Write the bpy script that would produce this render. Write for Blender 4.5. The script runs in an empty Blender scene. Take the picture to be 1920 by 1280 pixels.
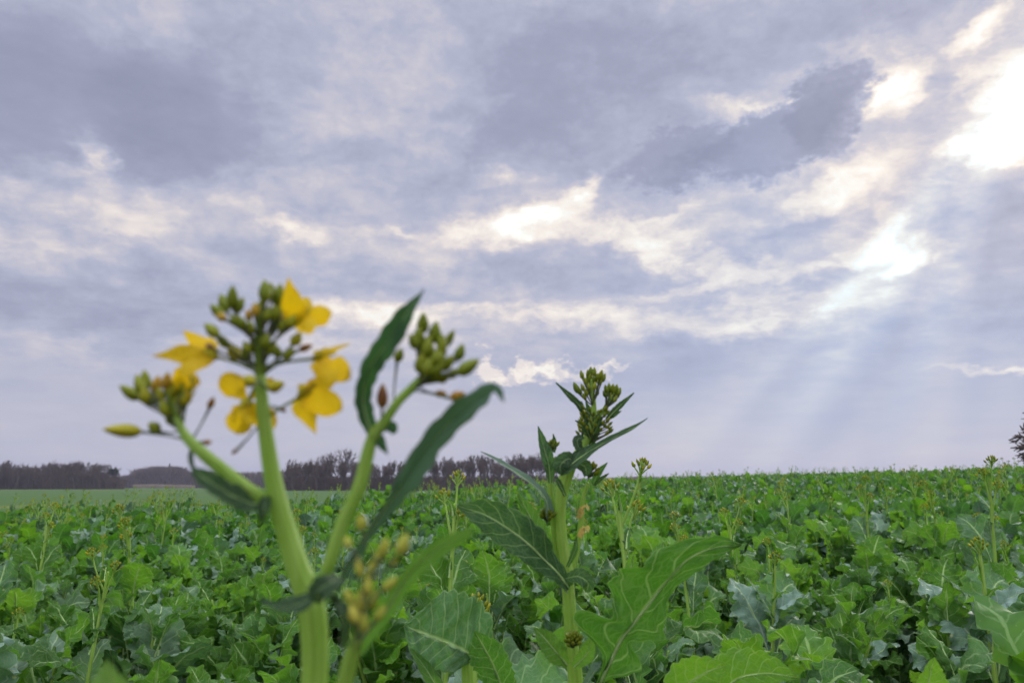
import bpy, math, random
import numpy as np
R = math.radians
rng = np.random.default_rng(7)
random.seed(7)
scene = bpy.context.scene
COL = scene.collection

# ------------------------------------------------------------------ camera
CAM_Z = 0.85
PITCH = math.degrees(math.atan((905 - 640) / 1450.0))     # eye level lies 265 px below the middle of the 1280 px high photo
FPX = 1450.0
cam_d = bpy.data.cameras.new('camera')
cam = bpy.data.objects.new('camera', cam_d)
COL.objects.link(cam)
cam.location = (0, 0, CAM_Z)
cam.rotation_euler = (R(90 + PITCH), 0, 0)
cam_d.sensor_width = 36.0
cam_d.lens = 36.0 * FPX / 1920.0
cam_d.clip_start = 0.02
cam_d.clip_end = 8000.0
cam_d.dof.use_dof = True
cam_d.dof.focus_distance = 1.2
cam_d.dof.aperture_fstop = 10.8
scene.camera = cam

CP = np.array([0, 0, CAM_Z])
FWD = np.array([0, math.cos(R(PITCH)), math.sin(R(PITCH))])
UPV = np.array([0, -math.sin(R(PITCH)), math.cos(R(PITCH))])
RGT = np.array([1.0, 0, 0])
BACK = -FWD
def W(u, v, d):
    """point of the place seen at photo pixel (u, v), d metres in front of the lens"""
    return CP + d * (FWD + RGT * (u - 960) / FPX + UPV * (640 - v) / FPX)
def azel(u, v):
    d = FWD + RGT * (u - 960) / FPX + UPV * (640 - v) / FPX
    d = d / np.linalg.norm(d)
    return math.degrees(math.atan2(d[0], d[1])), math.degrees(math.asin(d[2]))

# ------------------------------------------------------------------ render settings
scene.render.engine = 'CYCLES'
cy = scene.cycles
cy.use_denoising = True
cy.max_bounces = 6; cy.diffuse_bounces = 2; cy.glossy_bounces = 2; cy.transmission_bounces = 4; cy.transparent_max_bounces = 4; cy.volume_bounces = 0
cy.caustics_reflective = False; cy.caustics_refractive = False
cy.sample_clamp_indirect = 4.0
scene.view_settings.view_transform = 'Standard'
scene.view_settings.look = 'None'
scene.view_settings.exposure = 0.0
scene.view_settings.gamma = 1.0

# ------------------------------------------------------------------ node shorthand
class S:
    """a node socket with arithmetic"""
    def __init__(s, t, k): s.t, s.k = t, k
    def __add__(s, o): return s.t.m('ADD', s, o)
    __radd__ = __add__
    def __sub__(s, o): return s.t.m('SUBTRACT', s, o)
    def __rsub__(s, o): return s.t.m('SUBTRACT', o, s)
    def __mul__(s, o): return s.t.m('MULTIPLY', s, o)
    __rmul__ = __mul__
    def __truediv__(s, o): return s.t.m('DIVIDE', s, o)
    def __rtruediv__(s, o): return s.t.m('DIVIDE', o, s)
class T:
    def __init__(s, tree):
        s.tree = tree; s.n = tree.nodes; s.l = tree.links
    def put(s, sock, v):
        if isinstance(v, S): s.l.new(v.k, sock)
        elif v is not None:
            try: sock.default_value = v
            except Exception: sock.default_value = tuple(v) + (1.0,)
    def node(s, ty, **kw):
        n = s.n.new(ty)
        for k, v in kw.items(): setattr(n, k, v)
        return n
    def m(s, op, a, b=None, c=None, clamp=False):
        n = s.node('ShaderNodeMath', operation=op, use_clamp=clamp)
        for i, v in enumerate((a, b, c)): s.put(n.inputs[i], v)
        return S(s, n.outputs[0])
    def vm(s, op, a, b=None):
        n = s.node('ShaderNodeVectorMath', operation=op)
        s.put(n.inputs[0], a); s.put(n.inputs[1], b)
        return S(s, n.outputs[0])
    def xyz(s, x, y, z=0.0):
        n = s.node('ShaderNodeCombineXYZ')
        s.put(n.inputs[0], x); s.put(n.inputs[1], y); s.put(n.inputs[2], z)
        return S(s, n.outputs[0])
    def sep(s, v):
        n = s.node('ShaderNodeSeparateXYZ'); s.put(n.inputs[0], v)
        return [S(s, o) for o in n.outputs]
    def noise(s, v, scale=1.0, detail=3.0, rough=0.5, dist=0.0, col=False):
        n = s.node('ShaderNodeTexNoise')
        s.put(n.inputs['Vector'], v); n.inputs['Scale'].default_value = scale
        n.inputs['Detail'].default_value = detail; n.inputs['Roughness'].default_value = rough
        n.inputs['Distortion'].default_value = dist
        return S(s, n.outputs['Color' if col else 'Fac'])
    def mr(s, v, a, b, c=0.0, d=1.0, smooth=False):
        n = s.node('ShaderNodeMapRange', interpolation_type='SMOOTHSTEP' if smooth else 'LINEAR')
        for i, x in enumerate((v, a, b, c, d)): s.put(n.inputs[i], x)
        return S(s, n.outputs[0])
    def mix(s, f, a, b, blend='MIX'):
        n = s.node('ShaderNodeMix', data_type='RGBA', blend_type=blend)
        s.put(n.inputs[0], f)
        for i, v in ((6, a), (7, b)):
            if isinstance(v, S): s.l.new(v.k, n.inputs[i])
            else: n.inputs[i].default_value = tuple(v[:3]) + (1.0,)
        return S(s, n.outputs[2])
    def ramp(s, f, stops):
        n = s.node('ShaderNodeValToRGB'); s.put(n.inputs[0], f)
        e = n.color_ramp.elements
        while len(e) < len(stops): e.new(0.5)
        for i, (p, c) in enumerate(stops): e[i].position = p; e[i].color = tuple(c) + (1.0,)
        return S(s, n.outputs[0])
def lin(r, g, b):
    return tuple(((c / 255) / 12.92 if c / 255 < 0.04045 else ((c / 255 + 0.055) / 1.055) ** 2.4) for c in (r, g, b))

# ------------------------------------------------------------------ sky: broken overcast with the low sun behind it
SUN_AZ, SUN_EL = azel(1885, 235)
world = bpy.data.worlds.new('World'); scene.world = world
world.use_nodes = True
wt = world.node_tree; wt.nodes.clear()
t = T(wt)
tc = t.node('ShaderNodeTexCoord')
gen = S(t, tc.outputs['Generated'])
dx, dy, dz = t.sep(gen)
DEG = 57.29578
az = t.m('ARCTAN2', dx, dy) * DEG
el = t.m('ARCSINE', dz) * DEG
elp = t.m('MAXIMUM', el, 0.0)
q = t.xyz(az, el, 0.0)
# cloud-deck coordinates: clouds foreshorten towards the horizon
inv = 1.0 / (t.m('MAXIMUM', dz, 0.0) + 0.13)
deck = t.xyz(dx * inv, dy * inv, 0.0)
# ragged edges: push the drawing of the clouds about with noise, wider than tall
squash = t.xyz(az * 0.75, el * 1.25, 0.0)
w1 = t.vm('SUBTRACT', t.noise(squash, 0.16, 5.0, 0.58, col=True), (0.5, 0.5, 0.5))
w2 = t.vm('SUBTRACT', t.noise(squash, 0.62, 4.0, 0.6, col=True), (0.5, 0.5, 0.5))
qs = t.vm('ADD', q, t.vm('ADD', t.vm('MULTIPLY', w1, (9.0, 5.0, 0.0)), t.vm('MULTIPLY', w2, (2.6, 1.7, 0.0))))
def blob(u, v, ru, rv, rot, wgt, edge=1.0, coord=None, grow=1.3):
    """a cloud (or a gap) centred where the photo shows it; ru, rv in photo pixels, rot anticlockwise degrees, edge < 1 gives a firmer rim"""
    a, e = azel(u, v); k = 0.0385 * grow
    mp = t.node('ShaderNodeMapping', vector_type='TEXTURE')
    t.put(mp.inputs['Vector'], coord or qs)
    mp.inputs['Location'].default_value = (a, e, 0)
    mp.inputs['Rotation'].default_value = (0, 0, R(rot))
    mp.inputs['Scale'].default_value = (ru * k, rv * k, 1)
    g = t.node('ShaderNodeTexGradient', gradient_type='SPHERICAL')
    t.l.new(mp.outputs[0], g.inputs[0])
    return t.mr(S(t, g.outputs['Fac']), 0.0, edge, 0.0, wgt, smooth=True)
fine = t.noise(deck, 4.2, 7.0, 0.56, 0.3)
broad = t.noise(deck, 0.9, 4.0, 0.5)
streak = t.noise(t.xyz(az * 0.045, el * 0.36, 3.0), 1.0, 5.0, 0.55, 0.4)
# amount of fine structure: strong in the middle of the sky, nearly none near the horizon
mid = t.mr(el, 4.0, 12.0, 0.15, 1.0, smooth=True)
crisp = t.noise(t.vm('ADD', squash, t.vm('MULTIPLY', w2, (1.6, 1.2, 0.0))), 0.95, 7.0, 0.62)
puff = t.noise(t.vm('ADD', squash, t.vm('MULTIPLY', w1, (6.0, 6.0, 0.0))), 0.27, 7.0, 0.60)
val = 0.565 + (fine - 0.5) * 0.46 * mid + (broad - 0.5) * 0.36 * mid + (puff - 0.5) * 0.46 * mid + (crisp - 0.5) * 0.30 * t.mr(el, 6.0, 13.0, 0.05, 1.0, smooth=True) + (streak - 0.5) * t.mr(el, 6.0, 18.0, 0.20, 0.10, smooth=True)
DARK = [
 (120,190,390,125,0,-.34,.7),(320,215,150,95,0,-.18,.6),(60,80,420,120,0,-.08,1),(170,565,330,100,-4,-.22,.8),(470,110,200,90,10,-.08,1),
 (1080,170,270,150,12,-.30,.8),(960,250,160,120,0,-.10,1),(1285,285,125,46,6,-.30,.5),(1450,256,175,52,12,-.38,.45),(1562,205,66,72,40,-.36,.4),
 (1600,25,460,80,0,-.22,1),(1120,500,270,48,0,-.14,.8),(820,330,220,110,0,-.08,1),(1400,560,260,45,0,-.10,1),(1600,500,120,60,15,-.05,1),
 (1420,440,140,40,15,-.14,.8),(1830,440,130,150,20,-.16,.8),(620,500,260,50,-4,-.06,1),(1450,690,700,90,0,-.10,1),(1720,720,300,100,0,-.05,1),(1780,170,70,25,0,-.12,.7),(1700,600,260,60,5,-.05,1)]
BRIGHT = [
 (160,300,66,40,-35,.40,.8),(60,330,90,40,0,.12,1),(110,640,260,40,0,.14,1),(110,430,260,90,0,.20,1),(420,330,240,90,-20,.08,1),(700,250,200,90,0,.06,1),(600,440,300,60,-10,.10,1),(300,380,60,40,-30,.14,1),
 (940,340,60,22,0,.22,1),(1045,395,140,34,30,.40,.8),(900,430,130,30,10,.26,1),(1105,345,60,24,55,.26,1),(960,440,200,30,0,.34,1),(1180,440,190,32,-8,.30,1),
 (1290,480,190,30,-14,.36,1),(1560,345,130,30,14,.40,.8),(1640,420,40,80,35,.14,.9),(1700,485,100,28,20,.32,.7),(1540,500,170,22,14,.26,1),
 (1900,250,92,50,10,1.0,.75),(1880,240,420,240,0,.15,1),(1250,440,520,120,8,.08,1),(1560,410,260,150,30,.04,1),(1665,175,80,42,20,.6,.7),(1895,150,70,48,0,.55,.8),(1850,55,64,26,20,.55,.8),
 (1420,190,130,18,-8,.28,.9),(1100,588,560,26,0,.30,.9),(1380,604,280,20,0,.28,.9),(690,582,220,30,0,.34,.9),(560,428,90,16,-4,.20,.9),(745,430,50,18,0,.22,.9),
 (1880,703,90,9,0,.30,.8),(1340,530,170,18,6,.22,.9),(1640,140,120,90,0,.16,1),(620,640,420,40,0,.10,1),(1240,400,120,14,10,.2,1),(1130,330,26,16,30,.25,1)]
w3 = t.vm('SUBTRACT', t.noise(squash, 1.5, 5.0, 0.62, col=True), (0.5, 0.5, 0.5))
qf = t.vm('ADD', qs, t.vm('MULTIPLY', w3, (2.6, 2.2, 0.0)))
dark = 0.0
for b in DARK: dark = dark + blob(*b, qf if b[6] < 0.6 else None)
lit = 0.0
for b in BRIGHT: lit = lit + blob(*b[:6], 1.0) 
# the gaps are ragged too: thick and thin wisps across them
val = val + dark + lit * t.mr(puff + fine * 0.6, 0.55, 1.0, 0.45, 1.45)
# heads of small white cumulus low over the copse
for b in ((915,690,52,34,0,.34,.5),(960,705,60,18,0,.22,.6),(1000,695,30,26,0,.30,.5),(1035,692,40,30,0,.26,.5),(1085,690,46,18,0,.24,.5),(1125,688,22,20,0,.2,.5)):
    val = val + blob(*b, qf, 1.0)
# soft shoulders: no flat black hearts, no burnt-out gaps except at the sun itself
val = val + 0.62 * t.m('MAXIMUM', 0.30 - val, 0.0)
core = blob(1900, 250, 190, 110, 10, 1.0)
val = val - t.m('MAXIMUM', val - 0.80, 0.0) * (1.0 - core) * 0.42
# smooth veil low down
low = t.mr(el, 0.0, 7.5, 1.0, 0.0, smooth=True)
val = val + low * 0.01
# crepuscular rays fanning down from the sun
sa, se = SUN_AZ, SUN_EL
ang = t.m('ARCTAN2', el - se, az - sa)
rayn = t.noise(t.xyz(ang * 3.9, 0.0, 0.0), 1.0, 1.0, 0.5)
ray_mask = t.m('MAXIMUM', blob(1640, 580, 640, 470, 38, 1.0, 0.8, q) - blob(1885, 235, 330, 260, 0, 1.2, 0.6, q), 0.0)
val = val + (rayn - 0.45) * ray_mask * 0.56
beam = blob(1690, 490, 560, 84, 53, 0.24, 1.0, q, 1.0) + blob(1790, 500, 470, 46, 66, 0.15, 1.0, q, 1.0) + blob(1600, 520, 520, 40, 45, 0.12, 1.0, q, 1.0)
val = val + beam
ramp = t.ramp(t.m('MULTIPLY', val, 1.0, clamp=True), [
 (0.00, lin(126,131,156)), (0.16, lin(149,154,178)), (0.34, lin(166,170,194)), (0.50, lin(181,185,207)),
 (0.64, lin(202,200,213)), (0.78, lin(228,220,220)), (0.92, lin(252,243,234)), (1.0, lin(255,253,247))])
# bluish air in the shafts on the right
ramp = t.mix(t.m('ADD', ray_mask * 0.55, beam * 3.0, clamp=True), ramp, t.mix(1.0, ramp, (0.88, 1.0, 1.10), 'MULTIPLY'))
glare = t.m('MAXIMUM', val - 1.0, 0.0)
# unseen sky boosted overhead, as when overcast, and behind camera, to light the foreground
sky_boost = t.mr(el, 37.0, 62.0, 1.0, 3.3, smooth=True) * t.mr(dy, 0.15, -0.6, 1.0, 2.1, smooth=True)
cloud = t.mix(1.0, ramp, t.xyz(sky_boost + glare * 2.0, sky_boost + glare * 1.9, sky_boost + glare * 1.7), 'MULTIPLY')
sky = t.node('ShaderNodeTexSky', sky_type='NISHITA', sun_disc=False)
sky.sun_elevation = R(SUN_EL); sky.sun_rotation = R(SUN_AZ)
bg1 = t.node('ShaderNodeBackground'); t.l.new(sky.outputs[0], bg1.inputs['Color']); bg1.inputs['Strength'].default_value = 0.07
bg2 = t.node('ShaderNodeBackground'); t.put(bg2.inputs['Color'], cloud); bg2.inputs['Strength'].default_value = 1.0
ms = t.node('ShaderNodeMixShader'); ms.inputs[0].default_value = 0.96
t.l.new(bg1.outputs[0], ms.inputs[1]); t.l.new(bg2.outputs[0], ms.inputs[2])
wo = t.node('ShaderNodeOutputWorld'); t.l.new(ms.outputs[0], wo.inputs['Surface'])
world.cycles.sampling_method = 'MANUAL'; world.cycles.sample_map_resolution = 512

# sunlight sifted through the cloud: one broad soft lamp
sun_d = bpy.data.lights.new('sun', 'SUN'); sun_d.energy = 2.0; sun_d.angle = R(12); sun_d.color = (1.0, 0.95, 0.86)
sun = bpy.data.objects.new('sun', sun_d); COL.objects.link(sun)
sun.rotation_euler = (R(90 - SUN_EL), 0, R(180 - SUN_AZ))
sun.location = (20, 30, 20)

# ------------------------------------------------------------------ materials
def material(name):
    m = bpy.data.materials.new(name); m.use_nodes = True
    m.node_tree.nodes.clear()
    return m, T(m.node_tree)
def finish(t, base, rough=0.5, spec=0.4, trans=None, tw=0.0, bump=None, bstr=0.3, bdist=0.001):
    p = t.node('ShaderNodeBsdfPrincipled')
    t.put(p.inputs['Base Color'], base); t.put(p.inputs['Roughness'], rough); t.put(p.inputs['Specular IOR Level'], spec)
    if bump is not None:
        b = t.node('ShaderNodeBump'); b.inputs['Strength'].default_value = bstr; b.inputs['Distance'].default_value = bdist
        t.put(b.inputs['Height'], bump); t.l.new(b.outputs[0], p.inputs['Normal'])
    out = p.outputs[0]
    if trans is not None:
        tr = t.node('ShaderNodeBsdfTranslucent'); t.put(tr.inputs['Color'], trans)
        mx = t.node('ShaderNodeMixShader'); t.put(mx.inputs[0], tw)
        t.l.new(p.outputs[0], mx.inputs[1]); t.l.new(tr.outputs[0], mx.inputs[2]); out = mx.outputs[0]
    o = t.node('ShaderNodeOutputMaterial'); t.l.new(out, o.inputs['Surface'])
def attr(t, name):
    a = t.node('ShaderNodeAttribute', attribute_name=name)
    n = t.node('ShaderNodeSeparateColor'); t.l.new(a.outputs['Color'], n.inputs[0])
    return [S(t, o) for o in n.outputs]
def pos(t): return S(t, t.node('ShaderNodeTexCoord').outputs['Object'])

def leaf_material(name, veins=True):
    """tint.r = waxy bluish bloom, tint.g = yellow-green youth, tint.b = random"""
    m, t = material(name)
    wax, young, rnd = attr(t, 'tint')
    uvn = t.node('ShaderNodeUVMap', uv_map='uv'); u, v, _ = t.sep(S(t, uvn.outputs[0]))
    geo = t.node('ShaderNodeNewGeometry'); back = S(t, geo.outputs['Backfacing'])
    P = pos(t)
    a = t.m('ABSOLUTE', u * 2.0 - 1.0)
    green = t.ramp(young, [(0.0, (0.016, 0.048, 0.020)), (0.25, (0.020, 0.076, 0.007)), (1.0, (0.075, 0.215, 0.012))])
    base = t.mix(wax, green, (0.185, 0.300, 0.225))
    nz = t.noise(P, 55.0, 4.0, 0.6)
    base = t.mix(t.mr(nz, 0.3, 0.75, 0.0, 0.30), base, t.mix(1.0, base, (0.55, 0.62, 0.5), 'MULTIPLY'))
    base = t.mix(t.mr(rnd, 0.0, 1.0, 0.0, 0.35), base, t.mix(1.0, base, (1.5, 1.2, 0.8), 'MULTIPLY'))
    under = t.mix(0.5, base, (0.075, 0.185, 0.040))
    base = t.mix(back, base, under)
    spot = t.mr(t.noise(P, 75.0, 1.0, 0.4), 0.755, 0.785, 0.0, 0.8)
    base = t.mix(spot, base, (0.50, 0.52, 0.16))
    h = nz * 0.5
    trans = t.ramp(young, [(0.0, (0.030, 0.085, 0.018)), (0.25, (0.072, 0.260, 0.011)), (1.0, (0.230, 0.500, 0.018))])
    trans = t.mix(wax * 0.5, trans, (0.16, 0.30, 0.16))
    if veins == 'mid':
        vein = t.m('MAXIMUM', t.mr(a, 0.03, 0.10, 1.0, 0.0, smooth=True), t.mr(a, 0.93, 1.0, 0.0, 0.4))
        base = t.mix(vein * 0.5, base, (0.20, 0.33, 0.13)); h = h + (1.0 - vein) * 0.5
    elif veins:
        wob = (t.noise(P, 60.0, 2.0, 0.5) - 0.5)
        mid = t.mr(a, 0.03, 0.085, 1.0, 0.0, smooth=True)
        ph = (v - a * 0.13 - a * a * 0.05) * 7.5 + t.m('GREATER_THAN', u, 0.5) * 0.42 + wob * 0.32
        d1 = t.m('ABSOLUTE', t.m('FRACT', ph) - 0.5)
        lat = t.mr(d1, 0.01, 0.075, 1.0, 0.0, smooth=True)
        vor = t.node('ShaderNodeTexVoronoi', feature='DISTANCE_TO_EDGE'); t.put(vor.inputs['Vector'], t.xyz(u * 6.5 + wob, v * 11.0 + wob * 1.5, rnd * 9.0)); vor.inputs['Scale'].default_value = 1.0
        net = t.mr(S(t, vor.outputs['Distance']), 0.0, 0.09, 0.55, 0.0, smooth=True)
        vor2 = t.node('ShaderNodeTexVoronoi', feature='DISTANCE_TO_EDGE'); t.put(vor2.inputs['Vector'], t.xyz(u * 20.0, v * 34.0, rnd * 5.0)); vor2.inputs['Scale'].default_value = 1.0
        net2 = t.mr(S(t, vor2.outputs['Distance']), 0.0, 0.12, 0.22, 0.0, smooth=True)
        vein = t.m('MAXIMUM', t.m('MAXIMUM', mid, lat * 0.62), t.m('MAXIMUM', net * 0.42, net2 * 0.7))
        edge = t.mr(a, 0.955, 1.0, 0.0, 0.55)
        vein = t.m('MAXIMUM', vein, edge)
        base = t.mix(vein * 0.7, base, t.mix(wax, (0.330, 0.520, 0.170), (0.46, 0.56, 0.44)))
        trans = t.mix(vein * 0.55, trans, (0.42, 0.62, 0.16))
        h = h * 0.6 + (1.0 - vein) * 0.9
    else:
        mid = t.mr(a, 0.04, 0.12, 1.0, 0.0, smooth=True)
        d1 = t.m('ABSOLUTE', t.m('FRACT', (v - a * 0.13) * 7.0 + (nz - 0.5) * 0.5) - 0.5)
        vein = t.m('MAXIMUM', mid, t.mr(d1, 0.01, 0.10, 0.6, 0.0))
        base = t.mix(vein * 0.55, base, t.mix(wax, (0.300, 0.480, 0.150), (0.42, 0.52, 0.40)))
        h = h + (1.0 - vein) * 0.8
    finish(t, base, t.mr(wax, 0.0, 1.0, 0.56, 0.60), t.mr(wax, 0.0, 1.0, 0.10, 0.40), trans, t.mr(wax, 0.0, 1.0, 0.40, 0.20), h, 0.8, 0.0014)
    return m
def stem_material(name, c1, c2, trans, tw=0.25, streaks=True):
    m, t = material(name)
    P = pos(t)
    px, py, pz = t.sep(P)
    n = t.noise(t.xyz(px * 420.0, py * 420.0, pz * 22.0), 1.0, 3.0, 0.6)
    n2 = t.noise(P, 38.0, 3.0, 0.5)
    base = t.mix(t.mr(n * 0.6 + n2 * 0.4, 0.36, 0.64), c1, c2)
    uvn = t.node('ShaderNodeUVMap', uv_map='uv'); u, v, _ = t.sep(S(t, uvn.outputs[0]))
    ridge = t.m('SINE', u * 62.8 + (n2 - 0.5) * 3.0)
    base = t.mix(t.mr(ridge, 0.55, 1.0, 0.0, 0.38), base, t.mix(1.0, base, (1.45, 1.3, 1.5), 'MULTIPLY'))
    scar = t.mr(t.noise(P, 130.0, 2.0, 0.6), 0.66, 0.74, 0.0, 0.45)
    base = t.mix(scar, base, t.mix(1.0, base, (0.8, 0.6, 0.6), 'MULTIPLY'))
    finish(t, base, 0.5, 0.35, trans, tw, ridge * 0.35 + n * 0.5, 0.5, 0.0008)
    return m
def tint_material(name, stops, rough=0.6, trans=None, tw=0.0, nscale=160.0):
    """colour runs through stops by tint.g, speckled"""
    m, t = material(name)
    wax, g, rnd = attr(t, 'tint')
    n = t.noise(pos(t), nscale, 3.0, 0.6)
    base = t.ramp(g + (n - 0.5) * 0.25, stops)
    uvn = t.node('ShaderNodeUVMap', uv_map='uv'); u, v, _ = t.sep(S(t, uvn.outputs[0]))
    seam = t.mr(t.m('ABSOLUTE', t.m('SINE', u * 12.566)), 0.0, 0.35, 0.42, 0.0)
    base = t.mix(seam, base, t.mix(1.0, base, (0.42, 0.45, 0.4), 'MULTIPLY'))
    base = t.mix(t.mr(v, 0.7, 1.0, 0.0, 0.4), base, (0.30, 0.26, 0.03))
    base = t.mix(rnd * 0.25, base, t.mix(1.0, base, (0.6, 0.65, 0.55), 'MULTIPLY'))
    finish(t, base, rough, 0.22, trans if trans else None, tw, n, 0.35, 0.0008)
    return m
M_LEAF = leaf_material('rapeseed_leaf')
M_LEAF_FAR = leaf_material('rapeseed_leaf_small', veins=False)
M_LEAF_DARK = leaf_material('upper_leaf', veins='mid')
M_RIB = stem_material('leaf_rib', (0.360, 0.560, 0.170), (0.460, 0.640, 0.240), (0.45, 0.70, 0.16), 0.12)
M_STEM = stem_material('rapeseed_stem', (0.275, 0.455, 0.062), (0.375, 0.550, 0.115), (0.42, 0.66, 0.08), 0.34)
M_STALK = stem_material('flower_stalk', (0.085, 0.150, 0.045), (0.150, 0.150, 0.080), (0.14, 0.22, 0.05))
M_BUD = tint_material('rapeseed_bud', [(0.0, (0.115, 0.180, 0.014)), (0.45, (0.270, 0.310, 0.016)), (0.7, (0.560, 0.470, 0.018)), (0.86, (0.480, 0.250, 0.035)), (1.0, (0.190, 0.070, 0.045))], 0.5, (0.30, 0.36, 0.03), 0.22)
def petal_material(name):
    m, t = material(name)
    wax, g, rnd = attr(t, 'tint'); uvn = t.node('ShaderNodeUVMap', uv_map='uv'); u, v, _ = t.sep(S(t, uvn.outputs[0]))
    P = pos(t); n = t.noise(P, 140.0, 3.0, 0.6)
    fan = t.m('SINE', (u - 0.5) * 60.0 + (n - 0.5) * 3.0)
    base = t.ramp(g + (n - 0.5) * 0.4, [(0.0, (0.56, 0.37, 0.004)), (0.6, (0.76, 0.54, 0.007)), (1.0, (0.86, 0.68, 0.02))])
    base = t.mix(t.mr(fan, 0.4, 1.0, 0.0, 0.35), base, (0.55, 0.36, 0.006))
    base = t.mix(t.mr(v, 0.30, 0.05, 0.0, 0.6), base, (0.50, 0.46, 0.02))
    finish(t, base, 0.55, 0.25, (0.88, 0.60, 0.008), 0.45, fan * 0.4 + n, 0.5, 0.0006)
    return m
M_BUD_PALE = tint_material('pale_bud', [(0.0, (0.30, 0.40, 0.05)), (0.6, (0.52, 0.54, 0.08)), (1.0, (0.62, 0.44, 0.06))], 0.5, (0.5, 0.5, 0.05), 0.3)
M_PETAL = petal_material('rapeseed_petal')

M_DEAD = tint_material('withered_leaf', [(0.0, (0.30, 0.33, 0.07)), (0.5, (0.56, 0.42, 0.12)), (1.0, (0.55, 0.30, 0.20))], 0.6, (0.6, 0.4, 0.12), 0.3, 120.0)

# ------------------------------------------------------------------ mesh builder
def knots(P):
    d = np.linalg.norm(np.diff(P, axis=0), axis=1) ** .5 + 1e-6
    k = np.concatenate([[0], np.cumsum(d)]); return k / k[-1]
def cr(P, n, even=False):
    """smooth curve through the rows of P, n samples (centripetal; even = equal spacing of the rows)"""
    P = np.asarray(P, float)
    K = np.linspace(0, 1, len(P)) if even else knots(P)
    dt = np.diff(K)[:, None]; D = np.diff(P, axis=0) / dt
    m = np.vstack([D[:1], (D[:-1] * dt[1:] + D[1:] * dt[:-1]) / (dt[1:] + dt[:-1]), D[-1:]]) if len(P) > 2 else np.vstack([D, D])
    x = np.linspace(0, 1, n); i = np.clip(np.searchsorted(K, x, 'right') - 1, 0, len(P) - 2)
    h = dt[i]; f = ((x - K[i]) / h[:, 0])[:, None]
    return (2 * f ** 3 - 3 * f ** 2 + 1) * P[i] + (f ** 3 - 2 * f ** 2 + f) * h * m[i] + (3 * f ** 2 - 2 * f ** 3) * P[i + 1] + (f ** 3 - f ** 2) * h * m[i + 1]
def unit(v):
    v = np.asarray(v, float)
    return v / np.maximum(np.linalg.norm(v, axis=-1, keepdims=True), 1e-12)
class MB:
    def __init__(s):
        s.V, s.F, s.U, s.C, s.M, s.n = [], [], [], [], [], 0
    def add(s, V, F, U=None, tint=(0, 0, 0), mat=0):
        V = np.asarray(V, float); F = np.asarray(F, np.int64)
        s.V.append(V); s.F.append(F + s.n)
        s.U.append(np.zeros((len(V), 2)) if U is None else U)
        c = np.empty((len(V), 4)); c[:, :3] = tint; c[:, 3] = 1
        s.C.append(c); s.M.append(np.full(len(F), mat, np.int32)); s.n += len(V)
        return s
    def merge(s, o, X=None, tint=None):
        """append another builder, transformed by 3x4 X"""
        V = np.vstack(o.V)
        if X is not None: V = V @ X[:, :3].T + X[:, 3]
        C = np.vstack(o.C)
        if tint is not None: C = C.copy(); C[:, :3] = np.clip(C[:, :3] + tint, 0, 1)
        s.V.append(V); s.F.append(np.vstack(o.F) + s.n); s.U.append(np.vstack(o.U)); s.C.append(C); s.M.append(np.concatenate(o.M)); s.n += len(V)
    def mesh(s, name, mats, base=(0, 0, 0)):
        V = np.vstack(s.V) - np.asarray(base); F = np.vstack(s.F); U = np.vstack(s.U); C = np.vstack(s.C); M = np.concatenate(s.M)
        me = bpy.data.meshes.new(name)
        me.vertices.add(len(V)); me.vertices.foreach_set('co', V.astype(np.float32).ravel())
        me.loops.add(F.size); me.loops.foreach_set('vertex_index', F.astype(np.int32).ravel())
        me.polygons.add(len(F))
        me.polygons.foreach_set('loop_start', (np.arange(len(F)) * 4).astype(np.int32))
        me.polygons.foreach_set('material_index', M)
        me.polygons.foreach_set('use_smooth', np.ones(len(F), bool))
        uv = me.uv_layers.new(name='uv'); uv.data.foreach_set('uv', U[F.ravel()].astype(np.float32).ravel())
        at = me.attributes.new('tint', 'FLOAT_COLOR', 'POINT'); at.data.foreach_set('color', C.astype(np.float32).ravel())
        for m in mats: me.materials.append(m)
        me.update(calc_edges=True); me.validate()
        return me
    def build(s, name, mats, parent=None, base=(0, 0, 0)):
        o = bpy.data.objects.new(name, s.mesh(name, mats, base)); COL.objects.link(o)
        if parent is not None: o.parent = parent
        return o
def thing(name, label, cat, loc=(0, 0, 0), group=None):
    o = bpy.data.objects.new(name, None); COL.objects.link(o); o.location = loc
    o.empty_display_size = 0.1
    tag(o, label, cat, group)
    return o
def tag(o, label, cat, group=None, kind=None):
    o['label'] = label; o['category'] = cat
    if group: o['group'] = group
    if kind: o['kind'] = kind
    return o

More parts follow.
